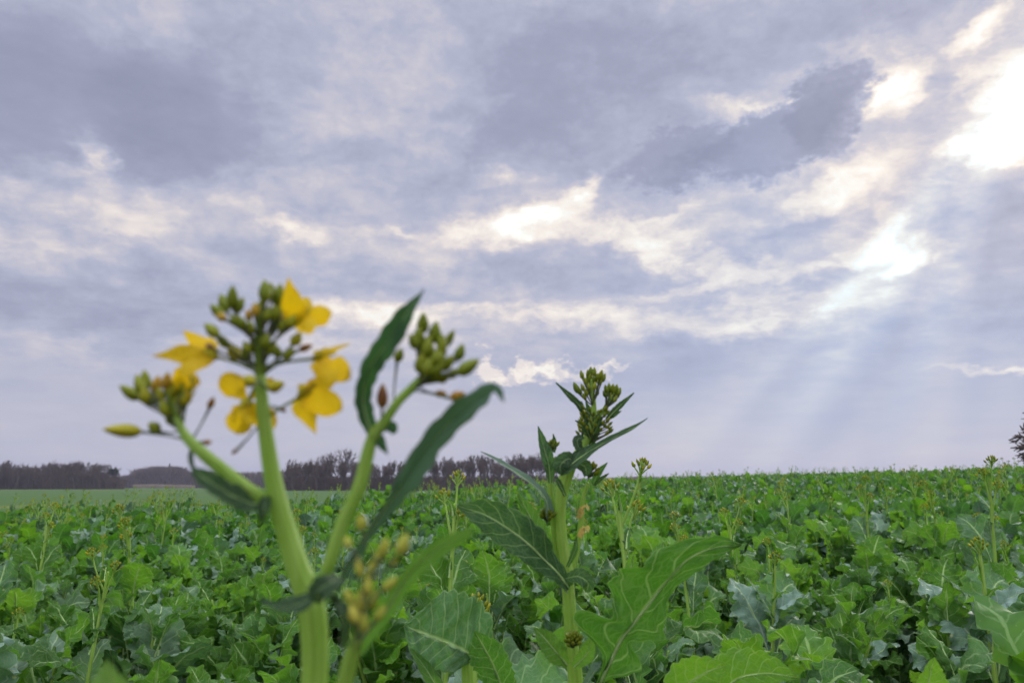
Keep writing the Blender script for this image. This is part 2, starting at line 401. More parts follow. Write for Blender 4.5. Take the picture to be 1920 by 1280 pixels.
GRIDS = {}
def gridfaces(a, b, wrap=False):
    k = (a, b, wrap)
    if k not in GRIDS:
        i, j = np.meshgrid(np.arange(a - 1), np.arange(b if wrap else b - 1), indexing='ij'); i, j = i.ravel(), j.ravel(); j2 = (j + 1) % b
        GRIDS[k] = np.stack([i * b + j, i * b + j2, (i + 1) * b + j2, (i + 1) * b + j], 1)
    return GRIDS[k]
def tube(mb, P, rad, n=12, sides=10, mat=0, tint=(0, 0, 0), rib=0.0):
    Q = cr(np.hstack([np.asarray(P, float), np.asarray(rad, float)[:, None]]), n); C = Q[:, :3]; r = np.maximum(Q[:, 3], 1e-5)
    Tn = unit(np.gradient(C, axis=0))
    ref = np.array([0.31, -0.9, 0.2]); N = np.zeros_like(C)
    nn = ref - Tn[0] * (ref @ Tn[0])
    for i in range(n):
        nn = nn - Tn[i] * (nn @ Tn[i]); nn = nn / max(np.linalg.norm(nn), 1e-9); N[i] = nn
    B = np.cross(Tn, N)
    th = np.arange(sides) / sides * 2 * math.pi
    rr = r[:, None] * (1 + rib * np.cos(th * 5)[None, :])
    V = C[:, None, :] + rr[..., None] * (np.cos(th)[None, :, None] * N[:, None, :] + np.sin(th)[None, :, None] * B[:, None, :])
    U = np.stack(np.broadcast_arrays(th[None, :] / 6.283, np.linspace(0, 1, n)[:, None]), -1).reshape(-1, 2)
    mb.add(V.reshape(-1, 3), gridfaces(n, sides, True), U, tint, mat)
    # rounded tip
    k = 3; a = np.linspace(0, 1, k)
    V2 = C[-1] + (Tn[-1] * (a * r[-1] * 0.8)[:, None, None]) + (rr[-1][None, :] * np.sqrt(1 - np.minimum(a, .999) ** 2)[:, None])[..., None] * (np.cos(th)[None, :, None] * N[-1] + np.sin(th)[None, :, None] * B[-1])
    mb.add(V2.reshape(-1, 3), gridfaces(k, sides, True), None, tint, mat)
    return C, Tn
def tri(x): return np.abs((x % 1.0) - 0.5) * 2
def leaf(mb, P, wl, wr, nrm, nv=30, nu=5, fold=0.25, ripple=0.10, rfreq=3.0, teeth=0.10, tfreq=9, tint=(0.2, 0.3, 0.5), rib=None, seed=0, curl=0.0, mats=(0, 1), prof=None, crumple=0.035):
    """leaf blade along the curve P; wl / wr half widths (rows at even steps along it); nrm upper-face direction(s)"""
    rg = np.random.default_rng(seed)
    C = cr(P, nv); v = np.linspace(0, 1, nv)
    if prof is None:
        kn = lambda w: knots(np.asarray(P, float)) if len(w) == len(P) else np.linspace(0, 1, len(w))
        soft = lambda w: np.maximum(cr(np.stack([kn(w) * 50, w], 1), 160)[:, 1], 0)
        wl, wr = [np.interp(v, cr(np.stack([kn(w) * 50, w], 1), 160)[:, 0] / 50, soft(w)) for w in (wl, wr)]
    else: wl, wr = prof(v) * wl, prof(v) * wr
    nrm = np.atleast_2d(np.asarray(nrm, float))
    Nh = cr(nrm, nv, True) if len(nrm) > 1 else np.repeat(nrm, nv, 0)
    Tn = unit(np.gradient(C, axis=0))
    Sd = unit(np.cross(Tn, Nh)); N = np.cross(Sd, Tn)
    s = np.linspace(-1, 1, 2 * nu + 1); a = np.abs(s)
    ph = rg.random(4) * 6
    ts = [(1 + teeth * (np.abs(np.sin(3.1416 * (v * tfreq * (1 + .1 * k) + ph[k]))) * 1.5 - .95) + teeth * .5 * (tri(v * tfreq * 2.3 + ph[k + 2]) - .5)) for k in (0, 1)]
    w = np.where(s[None, :] < 0, (wl * ts[0])[:, None], (wr * ts[1])[:, None])
    off = s[None, :] * w
    big = max(wl.max(), wr.max())
    rp = [np.sin(v * rfreq * 6.283 + ph[k]) + .5 * np.sin(v * rfreq * 2.1 * 6.283 + ph[k + 2]) for k in (0, 1)]
    bulge = big * (.03 * np.sin(a * 9.0)[None, :] * np.sin(v * 40 + ph[0])[:, None] + crumple * (np.sin(s[None, :] * 4.1 + ph[1] + 5 * v[:, None]) * np.sin(v[:, None] * 13 + ph[2]) + .6 * np.sin(s[None, :] * 8.3 + ph[3]) * np.sin(v[:, None] * 24 + ph[0])) * np.minimum(1, w / (big + 1e-9) * 1.3))
    lift = np.abs(off) * math.sin(fold) + ripple * big * (a ** 2)[None, :] * np.where(s[None, :] < 0, rp[0][:, None], rp[1][:, None]) * np.minimum(1, w / (big + 1e-9) * 1.5) - curl * off ** 2 / (big + 1e-9) + bulge
    V = C[:, None, :] + Sd[:, None, :] * (off * math.cos(fold))[..., None] + N[:, None, :] * lift[..., None]
    U = np.stack(np.broadcast_arrays((s * .5 + .5)[None, :], v[:, None]), -1).reshape(-1, 2)
    t3 = (tint[0], tint[1], float(rg.random()) if len(tint) < 3 else tint[2])
    mb.add(V.reshape(-1, 3), gridfaces(nv, 2 * nu + 1), U, t3, mats[0])
    if rib:
        k = max(4, nv // 2)
        idx = np.linspace(0, nv - 1, k).astype(int)
        tube(mb, C[idx] - N[idx] * rib * .25, np.linspace(rib, rib * .12, k), n=k, sides=6, mat=mats[1], tint=t3)
def lathe(mb, base, axis, length, radius, prof, seg=8, rings=7, lobes=0, tint=(0, 0, 0), mat=0):
    axis = unit(axis); ref = np.array([0, 0, 1.0]) if abs(axis[2]) < .9 else np.array([1.0, 0, 0])
    A = unit(np.cross(axis, ref)); B = np.cross(axis, A)
    x = np.linspace(0, 1, rings); r = radius * prof(x); th = np.arange(seg) / seg * 6.283
    rr = r[:, None] * (1 + (0.13 * np.cos(th * lobes)[None, :] if lobes else 0))
    V = np.asarray(base) + axis * (x * length)[:, None, None] + rr[..., None] * (np.cos(th)[:, None] * A + np.sin(th)[:, None] * B)[None]
    U = np.stack(np.broadcast_arrays(th[None, :] / 6.283, x[:, None]), -1).reshape(-1, 2)
    mb.add(V.reshape(-1, 3), gridfaces(rings, seg, True), U, tint, mat)
def budprof(x): return np.maximum(0, np.sin(np.pi * np.clip(x, 0, 1) ** .85)) ** .7 * (1 - .25 * x)
def bud(mb, base, axis, length, radius, g=0.3, hi=True):
    lathe(mb, base, axis, length * 1.12, radius * .9, budprof, 16 if hi else 6, 9 if hi else 5, 4 if hi else 0, (0, g, random.random()), 0)
def cluster(mb, top, axis, spread, n, size, g=(0.1, 0.6), hi=False, stalk_mat=1, rng=rng, down=1.0):
    """a raceme head: n buds on short stalks fanned round the tip of the axis"""
    axis = unit(axis); ref = np.array([0.2, 1.0, 0.1]); A = unit(np.cross(axis, ref)); B = np.cross(axis, A)
    for i in range(n):
        f = (i + .5) / n; ang = i * 2.39996 + rng.random() * .5
        polar = f ** .6 * 1.15
        d = unit(axis * math.cos(polar) + (A * math.cos(ang) + B * math.sin(ang)) * math.sin(polar))
        root = np.asarray(top) - axis * spread * f * down
        end = root + (d * .7 + axis * .3) * spread * (.55 + .5 * f)
        sz = size * (.65 + .5 * f) * (.85 + .3 * rng.random())
        tube(mb, [root, (root + end) / 2 + axis * spread * .05, end], [size * .13] * 3, n=4, sides=5, mat=stalk_mat)
        bud(mb, end, unit(d * .8 + axis * .5), sz, sz * .34, g[0] + (g[1] - g[0]) * rng.random(), hi)

# ------------------------------------------------------------------ lie of the land
def sm(a, b, x):
    x = np.clip((np.asarray(x, float) - a) / (b - a), 0, 1); return x * x * (3 - 2 * x)
def edge_y(x):
    """far edge of the rapeseed: close by on the left, over the crest on the right"""
    return 14.6 + 24.4 * sm(-4.5, 4.0, x)
def ground_z(x, y):
    x = np.asarray(x, float); y = np.asarray(y, float)
    r = np.hypot(x, y)
    plane = 0.030 * x + 0.0075 * y
    plane = plane * (1 - sm(36, 130, r))
    far = -1.55 - 2.2 * sm(300, 900, r)
    yy = np.where(y > 0, y, 0)
    k = np.maximum(sm(0, 85, yy - edge_y(x)), sm(45, 150, r))
    bumps = 0.035 * np.sin(x * .9 + 1) * np.sin(y * .7) * sm(2, 6, r) * (1 - sm(20, 60, r))
    return plane * (1 - k) + far * k + bumps
def at(u, y):
    """ground point below photo column u, y metres away"""
    x = y * (u - 960) / FPX
    return np.array([x, y, float(ground_z(x, y))])

mg = MB()
rad = np.concatenate([[0.0001], np.geomspace(0.4, 1500, 120)]); th = np.linspace(0, 2 * math.pi, 181)[:-1]
X = rad[:, None] * np.sin(th); Y = rad[:, None] * np.cos(th)
mg.add(np.stack([X, Y, ground_z(X, Y)], -1).reshape(-1, 3), gridfaces(len(rad), len(th), True)[:, ::-1])
m, t = material('field_ground')
P = pos(t); px, py, pz = t.sep(P)
edge = 14.6 + t.mr(px, -4.5, 4.0, 0.0, 24.4, smooth=True)
grassy = t.mr(py - edge + (t.noise(P, 0.7, 3.0) - 0.5) * 1.5, -0.6, 0.4, 0.0, 1.0)
soil = t.mix(t.noise(P, 14.0, 6.0, 0.65), (0.035, 0.026, 0.018), (0.085, 0.062, 0.042))
g1 = t.mix(t.noise(P, 0.06, 5.0, 0.6), (0.030, 0.088, 0.015), (0.050, 0.118, 0.020))
g1 = t.mix(t.mr(t.noise(P, 1.1, 7.0, 0.75), 0.38, 0.66, 0.0, 0.7), g1, (0.070, 0.115, 0.026))
yel = t.mr(t.noise(t.xyz(px * 0.05, py * 0.02, 4.0), 1.0, 2.0), 0.56, 0.68, 0.0, 0.6)
g1 = t.mix(yel, g1, (0.135, 0.150, 0.032))
finish(t, t.mix(grassy, soil, g1), 0.9, 0.15, bump=t.noise(P, 9.0, 6.0, 0.7), bstr=0.6, bdist=0.05)
o = mg.build('ground', [m]); tag(o, 'gently rolling field, bare soil under the crop and green grass beyond it', 'ground', kind='structure')

# ------------------------------------------------------------------ bare woods
def bark(name, c1, c2):
    m, t = material(name)
    n = t.noise(pos(t), 2.5, 4.0, 0.6)
    finish(t, t.mix(n, c1, c2), 0.9, 0.1)
    return m
M_BARK = bark('bark', (0.050, 0.042, 0.038), (0.105, 0.088, 0.075))
M_TWIG = bark('twigs', (0.058, 0.043, 0.034), (0.122, 0.092, 0.070))
M_FIR = bark('evergreen_needles', (0.018, 0.032, 0.016), (0.040, 0.058, 0.026))
M_DRY = bark('dry_reeds', (0.220, 0.180, 0.130), (0.320, 0.270, 0.200))
def grow(wood, twig, p, d, length, r, depth, rg, maxd, spread, up=0.12, thin=.03):
    k = 3
    pts = [np.asarray(p, float)]; dd = unit(d)
    for i in range(k):
        dd = unit(dd + rg.normal(0, .13, 3) + np.array([0, 0, up * .5])); pts.append(pts[-1] + dd * length / k)
    tgt = wood if depth < 3 else twig
    r1 = r * (.62 if depth < maxd else .25)
    tube(tgt, pts, np.linspace(r, r1, k + 1), n=k + 1, sides=6 if depth < 2 else 3)
    if depth >= maxd: return
    nb = 3 if depth == 0 else int(rg.integers(3, 5))
    for i in range(nb):
        f = 1.0 if i == 0 else rg.uniform(.45, 1.0)
        j = min(k - 1, int(f * k)); q = pts[j] + (pts[j + 1] - pts[j]) * (f * k - j)
        sp = spread * (.35 if i == 0 else 1.0)
        side = unit(np.cross(dd, rg.normal(0, 1, 3)))
        nd = unit(dd * math.cos(sp) + side * math.sin(sp) + np.array([0, 0, up]))
        grow(wood, twig, q, nd, length * rg.uniform(.60, .82), max(r * .62, thin), depth + 1, rg, maxd, spread, up, thin)
def tree_meshes(seed, h, r, spread, trunk=.30, maxd=5, up=.12, twigm=None, thin=.03):
    rg = np.random.default_rng(seed); wood, twig = MB(), MB()
    grow(wood, twig, (0, 0, -.3), (0, 0, 1), h * trunk + .3, r, 0, rg, maxd, spread, up, thin)
    z = max(np.vstack(twig.V)[:, 2].max(), .1); k = h / z
    for b in (wood, twig): b.V = [v * np.array([k, k, k]) for v in b.V]
    return wood.mesh('trunk', [M_BARK]), twig.mesh('crown', [twigm or M_TWIG])
def plant_tree(name, label, meshes, loc, rz, sc, group=None, cat='tree'):
    e = thing(name, label, cat, loc, group); e.rotation_euler[2] = rz; e.scale = sc
    for nm, me in zip(('trunk', 'crown'), meshes):
        c = bpy.data.objects.new(nm, me); COL.objects.link(c); c.parent = e
    return e
TREES = [tree_meshes(11 + i, 10.0, .20, s, tr, 5, up) for i, (s, tr, up) in enumerate([(.52, .24, .16), (.62, .22, .10), (.46, .28, .2), (.68, .24, .06), (.55, .20, .14)])]
TALL = [tree_meshes(40 + i, 10.0, .14, .42, .30, 5, .22) for i in range(3)]
rgt = np.random.default_rng(5)
def put_tree(u, y, px_high, meshes, label, group=None, name='bare_tree', wide=1.0):
    p = at(u, y); h = px_high * y / FPX
    return plant_tree(name, label, meshes, p, rgt.uniform(0, 6.28), (h / 10 * wide, h / 10 * wide, h / 10), group)
# the copse behind the middle of the field: (column, top row) read off its skyline
base_row = 921
G1 = 'bare trees of the copse behind the field'
put_tree(655, 262, base_row - 841, TREES[3], 'pale wide-crowned bare tree rising highest above the copse', wide=.8)
put_tree(603, 255, base_row - 850, TREES[1], 'round dense bare tree standing tall beside the pale highest one', wide=.95)
put_tree(548, 258, base_row - 862, TREES[0], 'bare tree at the left end of the copse beside the flower stem', wide=.9)
for u in np.arange(550, 1054, 4.6):
    top = np.interp(u, [540, 570, 600, 640, 680, 720, 760, 800, 850, 900, 940, 970, 1000, 1030, 1050], [878, 864, 866, 866, 868, 866, 868, 862, 862, 858, 866, 856, 852, 856, 868])
    far = rgt.uniform(246, 285)
    put_tree(u + rgt.uniform(-3, 3), far, base_row - top + rgt.uniform(-9, 5), (TALL if u > 690 and rgt.random() < .3 else TREES)[rgt.integers(0, 3)], 'slender dark bare tree among its like in the copse behind the field', G1, wide=.9)
# the wood on the left
G2 = 'bare trees of the wood at the far left'
for u in np.arange(-300, 238, 6.2):
    top = np.interp(u, [-300, 0, 40, 75, 105, 130, 150, 175, 195, 215, 235], [868, 872, 871, 880, 869, 876, 870, 872, 870, 880, 890])
    put_tree(u + rgt.uniform(-3, 3), rgt.uniform(300, 350), 922 - top + rgt.uniform(-6, 4), TREES[rgt.integers(0, 5)], 'purplish bare tree among its like in the wood beyond the grass', G2, wide=1.0)
# the bare tree cut by the edge of the frame
me = tree_meshes(77, 10.0, .26, .78, .14, 6, .0, None, .05)
e = put_tree(2036, 75, 945 - 728, me, 'dark brown bushy bare tree alone on the crest of the field', wide=1.1)
# conifers on the far skyline
def conifer(flat):
    wood, nd = MB(), MB(); rg = np.random.default_rng(3 if flat else 4)
    tube(wood, [(0, 0, -.3), (0.1, 0, 5), (0, 0, 9.6)], [.22, .16, .03], n=8, sides=7)
    for i in range(260):
        f = rg.random()
        z, rr = (rg.uniform(7.2, 10) if flat else 1.2 + 8.8 * f), (2.6 * math.sqrt(rg.random()) if flat else 1.7 * (1 - f) * rg.uniform(.5, 1.1))
        a = rg.uniform(0, 6.28); end = np.array([rr * math.cos(a), rr * math.sin(a), z - (0 if flat else rr * .25)])
        s0 = np.array([0, 0, z - (.5 if flat else -.1)])
        tube(nd, [s0, (s0 + end) / 2 + [0, 0, .1], end], [.05, .22, .06], n=4, sides=5)
    return wood.mesh('trunk', [M_BARK]), nd.mesh('crown', [M_FIR])
put_tree(326, 590, 912 - 868, conifer(False), 'dark pointed fir standing above the rounded far wood', name='fir_tree', wide=1.3)
put_tree(223, 330, 917 - 880, conifer(True), 'flat-topped dark pine at the end of the left wood', name='pine_tree', wide=1.0)

# undergrowth and far woods: masses nobody could count
def brush(name, label, segs, seed, mat, dens, hgt, thick, depth, kind='stuff', base=0.0):
    """countless upright twigs along a polyline of (column, distance, pixel height)"""
    rg = np.random.default_rng(seed); mb = MB()
    A = np.array(segs, float)
    n = dens
    s = rg.uniform(0, len(A) - 1, n); i = s.astype(int); f = (s - i)[:, None]
    q = A[i] * (1 - f) + A[i + 1] * f
    y = q[:, 1] + rg.uniform(-depth, depth, n)
    x = y * (q[:, 0] - 960) / FPX; z = ground_z(x, y)
    h = q[:, 2] * y / FPX * rg.uniform(.12, 1.0, n) ** .8
    lean = rg.normal(0, .22, (n, 2)) * h[:, None]
    th3 = np.array([0, 2.09, 4.19])
    r0 = thick * rg.uniform(.6, 1.3, n)
    ring0 = np.stack([x[:, None] + r0[:, None] * np.cos(th3), y[:, None] + r0[:, None] * np.sin(th3), np.repeat(z[:, None] - .3, 3, 1)], -1)
    xm, ym = x + lean[:, 0] * .35, y + lean[:, 1] * .35
    rm = r0 * hgt
    ring1 = np.stack([xm[:, None] + rm[:, None] * np.cos(th3), ym[:, None] + rm[:, None] * np.sin(th3), np.repeat((z + h * .6)[:, None], 3, 1)], -1)
    ring2 = np.stack([(x + lean[:, 0])[:, None] + .1 * r0[:, None] * np.cos(th3), (y + lean[:, 1])[:, None] + .1 * r0[:, None] * np.sin(th3), np.repeat((z + h)[:, None], 3, 1)], -1)
    V = np.stack([ring0, ring1, ring2], 1).reshape(-1, 3)
    F = (np.arange(n)[:, None, None] * 9 + gridfaces(3, 3, True)[None]).reshape(-1, 4)
    mb.add(V, F, None, np.repeat(rg.random((n, 1)), 9, 0).reshape(-1, 1).repeat(3, 1))
    o = mb.build(name, [mat]); tag(o, label, 'woodland', kind='stuff')
    return o
brush('undergrowth', 'dark thicket filling the foot of the copse', [(530, 262, 27), (700, 262, 30), (900, 262, 30), (1052, 262, 28)], 1, M_TWIG, 12000, 1.3, .10, 8)
brush('undergrowth', 'dark thicket under the wood beyond the grass', [(-340, 330, 34), (0, 325, 36), (120, 325, 38), (190, 325, 34), (245, 325, 16)], 2, M_TWIG, 14000, 1.4, .13, 14)
brush('far_woods', 'hazy rounded wood far behind the grass field', [(225, 600, 20), (262, 600, 27), (275, 600, 37), (287, 600, 36), (300, 600, 42), (318, 600, 38), (335, 600, 42), (352, 600, 34), (375, 600, 29), (410, 600, 30), (540, 600, 32), (620, 600, 30)], 3, M_TWIG, 22000, 2.2, .28, 40)
brush('far_woods', 'thin line of far woods along the right horizon', [(900, 800, 18), (1060, 800, 16), (1150, 800, 19), (1200, 800, 21), (1330, 800, 22), (1500, 800, 24), (1640, 800, 27), (1800, 800, 27), (2100, 800, 26)], 4, M_TWIG, 26000, 2.2, .36, 50)
brush('reeds', 'pale dry strip of reeds below the far wood', [(262, 470, 7), (300, 470, 8), (375, 470, 6)], 6, M_DRY, 5000, 1.2, .12, 3)

# ------------------------------------------------------------------ the rapeseed crop
def lyrate(v):
    t = np.clip((v - .27) / .73, 0, 1)
    blade = np.maximum(0, np.sin(np.pi * t ** .74)) ** .72
    lobes = .30 * np.exp(-((v - .14) / .035) ** 2) + .42 * np.exp(-((v - .255) / .04) ** 2)
    return np.maximum(np.maximum(blade, lobes), .045 * (1 - sm(.9, 1, v)))
def lance(v):
    return np.maximum(0, np.sin(np.pi * np.clip(v, 0, 1) ** .62)) ** .85 + .35 * (1 - sm(0, .12, v))
LOD = {0: (42, 5), 1: (14, 2), 2: (6, 1)}
def crop_leaf(mb, base, azm, el0, L, Wd, droop, lod, tint, seed, kind='lyrate', rib=True, roll=0.0):
    rg = np.random.default_rng(seed)
    out = np.array([math.cos(azm), math.sin(azm), 0]); up = np.array([0, 0, 1.0]); side = np.cross(out, up)
    P = [np.asarray(base, float)]; e = el0; k = 4
    bend = rg.normal(0, .25)
    for i in range(k):
        P.append(P[-1] + (out * math.cos(e) + up * math.sin(e) + side * bend * i / k * .5) * L / k); e -= droop / k * (.4 + .5 * i)
    nr = []
    for i in range(k + 1):
        ee = el0 - droop * (i / k) ** 1.5
        nr.append(unit(-out * math.sin(ee) + up * math.cos(ee) + side * (roll * i / k + rg.normal(0, .12))))
    nv, nu = LOD[lod]
    leaf(mb, P, Wd, Wd * rg.uniform(.8, 1.15), nr, nv, nu, fold=rg.uniform(.05, .38), ripple=rg.uniform(.14, .34) if lod < 2 else .2, rfreq=rg.uniform(1.8, 4.2), crumple=.09, teeth=.16 if lod == 0 else .16, tfreq=rg.uniform(10, 15) if lod == 0 else 3,
         tint=tint, rib=(.0026 if lod == 0 else None) if rib else None, seed=seed + 1, curl=rg.uniform(-.1, .35), prof=lyrate if kind == 'lyrate' else lance)
def plant_spec(seed, style):
    """style: waxy / green / young / headed / tall"""
    rg = np.random.default_rng(seed)
    h = {'tall': .66, 'headed': .47}.get(style, .36) * rg.uniform(.9, 1.1)
    lean = rg.normal(0, .05, 2)
    stem = [np.array([0, 0, -.05]), np.array([lean[0] * .3, lean[1] * .3, h * .4]), np.array([lean[0], lean[1], h])]
    n = int(rg.integers(11, 15)) if style != 'tall' else 10
    leaves = []
    for i in range(n):
        f = (i + .4) / n
        z = h * (.10 + (.92 if style == 'tall' else .85) * f)
        b = cr(np.array(stem), 11)[min(10, int(z / h * 10))].copy(); b[2] = z
        small = f > .72 and style in ('tall', 'headed')
        L = rg.uniform(.14, .29) * (1 - .38 * f) * (.62 if small else 1)
        if style == 'tall' and f > .55: L *= .62
        wax = {'waxy': .42, 'green': .06, 'young': .02, 'headed': .10, 'tall': .12}[style] + rg.normal(0, .14)
        if rg.random() < .12: wax += .65
        yg = {'waxy': .25, 'green': .38, 'young': .75, 'headed': .5, 'tall': .35}[style] + .25 * f - .1 + rg.normal(0, .15)
        leaves.append((b, i * 2.4 + rg.normal(0, .4), rg.uniform(.5, 1.35) + .22 * f, L, L * (rg.uniform(.25, .34) if not small else .15), rg.uniform(.5, 1.8), (float(np.clip(wax, 0, 1)), float(np.clip(yg, 0, 1)), float(rg.random())), int(seed * 100 + i), 'lance' if small else 'lyrate', rg.normal(0, .5)))
    return dict(h=h, stem=stem, leaves=leaves, style=style, seed=seed)
def build_head(mb, sp, hi):
    rg = np.random.default_rng(sp['seed'] + 9)
    top = sp['stem'][-1]; ax = unit(sp['stem'][-1] - sp['stem'][-2])
    if sp['style'] == 'tall':
        for k in range(3):
            o = np.array([rg.normal(0, .02), rg.normal(0, .02), -.035 * k])
            tip = top + o + ax * .05
            tube(mb, [top - ax * (.05 + .03 * k), top + o * .6, tip], [.003, .0022, .0015], n=4, sides=5, mat=1)
            cluster(mb, tip, unit(ax + o * 6), .020, 13 if hi else 7, .010 if hi else .012, (.2, .66), False, 1, rg)
    else:
        cluster(mb, top + ax * .03, ax, .022, 16 if hi else 8, .009 if hi else .012, (.12, .58), False, 1, rg)
        tube(mb, [top - ax * .02, top + ax * .03], [.004, .002], n=3, sides=5, mat=1)
STYLES = ['green', 'waxy', 'young', 'green', 'headed', 'waxy', 'green', 'young', 'green', 'green', 'tall', 'tall', 'tall']
SPECS = [plant_spec(300 + i, s) for i, s in enumerate(STYLES)]
N_LOW = 10
NEAR = []
for sp in SPECS:
    st = MB(); tube(st, sp['stem'], [.0062, .0055, .0032], n=8, sides=8, rib=.05)
    d = dict(stem=st.mesh('stem', [M_STEM]), leaves=[], head=None, all=None)
    both = MB()
    for lf in sp['leaves']:
        b = MB(); crop_leaf(b, *lf[:6], 0, lf[6], lf[7], lf[8], True, lf[9]); d['leaves'].append(b.mesh('leaf', [M_LEAF, M_RIB])); both.merge(b)
    d['all'] = both.mesh('foliage', [M_LEAF, M_RIB])
    if sp['style'] in ('tall', 'headed'):
        b = MB(); build_head(b, sp, True); d['head'] = b.mesh('bud_cluster', [M_BUD, M_STEM])
    NEAR.append(d)
def mass_proto(sp, lod):
    b = MB()
    tube(b, sp['stem'], [.006, .0055, .003], n=4, sides=5 if lod == 1 else 3, mat=1)
    for lf in sp['leaves'][(0 if lod == 1 else 2):]:
        crop_leaf(b, *lf[:6], lod, lf[6], lf[7], lf[8], False, lf[9])
    if sp['style'] in ('tall', 'headed'):
        h = MB(); build_head(h, sp, False)
        h.M = [np.where(x == 0, 2, 3).astype(np.int32) for x in h.M]
        b.merge(h)
    return b
MASS = {l: [mass_proto(sp, l) for sp in SPECS] for l in (1, 2)}

TEXT = {'green': 'plain green leafy rapeseed plant crowded among its like in the crop', 'waxy': 'bluish waxy-leaved rapeseed plant crowded among its like in the crop',
        'young': 'fresh yellow-green leafy rapeseed plant crowded among its like in the crop', 'headed': 'leafy rapeseed plant with a small green bud head level with the crop',
        'tall': 'tall rapeseed stalk with a yellow-green bud head standing above the crop'}
GROUP = {'green': 'plain green crop plants', 'waxy': 'bluish waxy crop plants', 'young': 'fresh yellow-green crop plants', 'headed': 'crop plants with small bud heads', 'tall': 'tall budding stalks above the crop'}
NAME = {'tall': 'rapeseed_stalk'}
def put_plant(k, loc, rz, sc, single_leaves, label=None, group=None, tilt=(0, 0)):
    st = SPECS[k]['style']
    e = thing(NAME.get(st, 'rapeseed_plant'), label or TEXT[st], 'plant', loc, group or (None if label else GROUP[st]))
    e.rotation_euler = (tilt[0], tilt[1], rz); e.scale = (sc,) * 3
    for nm, me in [('stem', NEAR[k]['stem'])] + ([('leaf', x) for x in NEAR[k]['leaves']] if single_leaves else [('foliage', NEAR[k]['all'])]) + ([('bud_cluster', NEAR[k]['head'])] if NEAR[k]['head'] else []):
        c = bpy.data.objects.new(nm, me); COL.objects.link(c); c.parent = e
    return e
# positions on a jittered grid
rc = np.random.default_rng(21)
def scatter(y0, y1, step, margin):
    out = []
    for yy in np.arange(y0, y1, step):
        half = yy * 0.70 + margin
        xs = np.arange(-half, half, step)
        out.append(np.stack([xs + rc.uniform(-.45, .45, len(xs)) * step, yy + rc.uniform(-.45, .45, len(xs)) * step], 1))
    p = np.vstack(out)
    p = p[p[:, 1] < edge_y(p[:, 0])]
    return p[rc.random(len(p)) > .10 + .22 * (np.sin(p[:, 0] * 3.1 + 1) * np.sin(p[:, 1] * 2.3) > .55)]
HERO_SPOTS = [(-.065, .26), (.045, .62), (-.04, .78), (.2, .74)]
near_pts = scatter(.62, 5.6, .20, .9)
near_pts = near_pts[np.argsort(np.hypot(near_pts[:, 0], near_pts[:, 1]))]
mass_pts = {1: [], 2: []}
count = 0
for x, y in near_pts:
    if any(math.hypot(x - a, y - b) < .10 for a, b in HERO_SPOTS): continue
    vis = abs(x) < y * .66 + .05 and y > 1.0
    if vis and count < 285:
        count += 1
        k = int(rc.integers(0, N_LOW))
        if y < 1.7 and SPECS[k]['style'] == 'headed': k = 3
        sc = rc.uniform(.82, 1.28) * (1.0 if y > 1.5 else .92)
        put_plant(k, (x, y, float(ground_z(x, y))), rc.uniform(0, 6.28), sc, y < 3.2, None, None, (rc.normal(0, .08), rc.normal(0, .08)))
    else: mass_pts[1].append((x, y))
mass_pts[1] += [tuple(p) for p in scatter(5.6, 9.5, .205, 1.2)]
mass_pts[2] += [tuple(p) for p in scatter(9.5, 17, .22, 1.5)] + [tuple(p) for p in scatter(17, 46, .34, 2.0)]
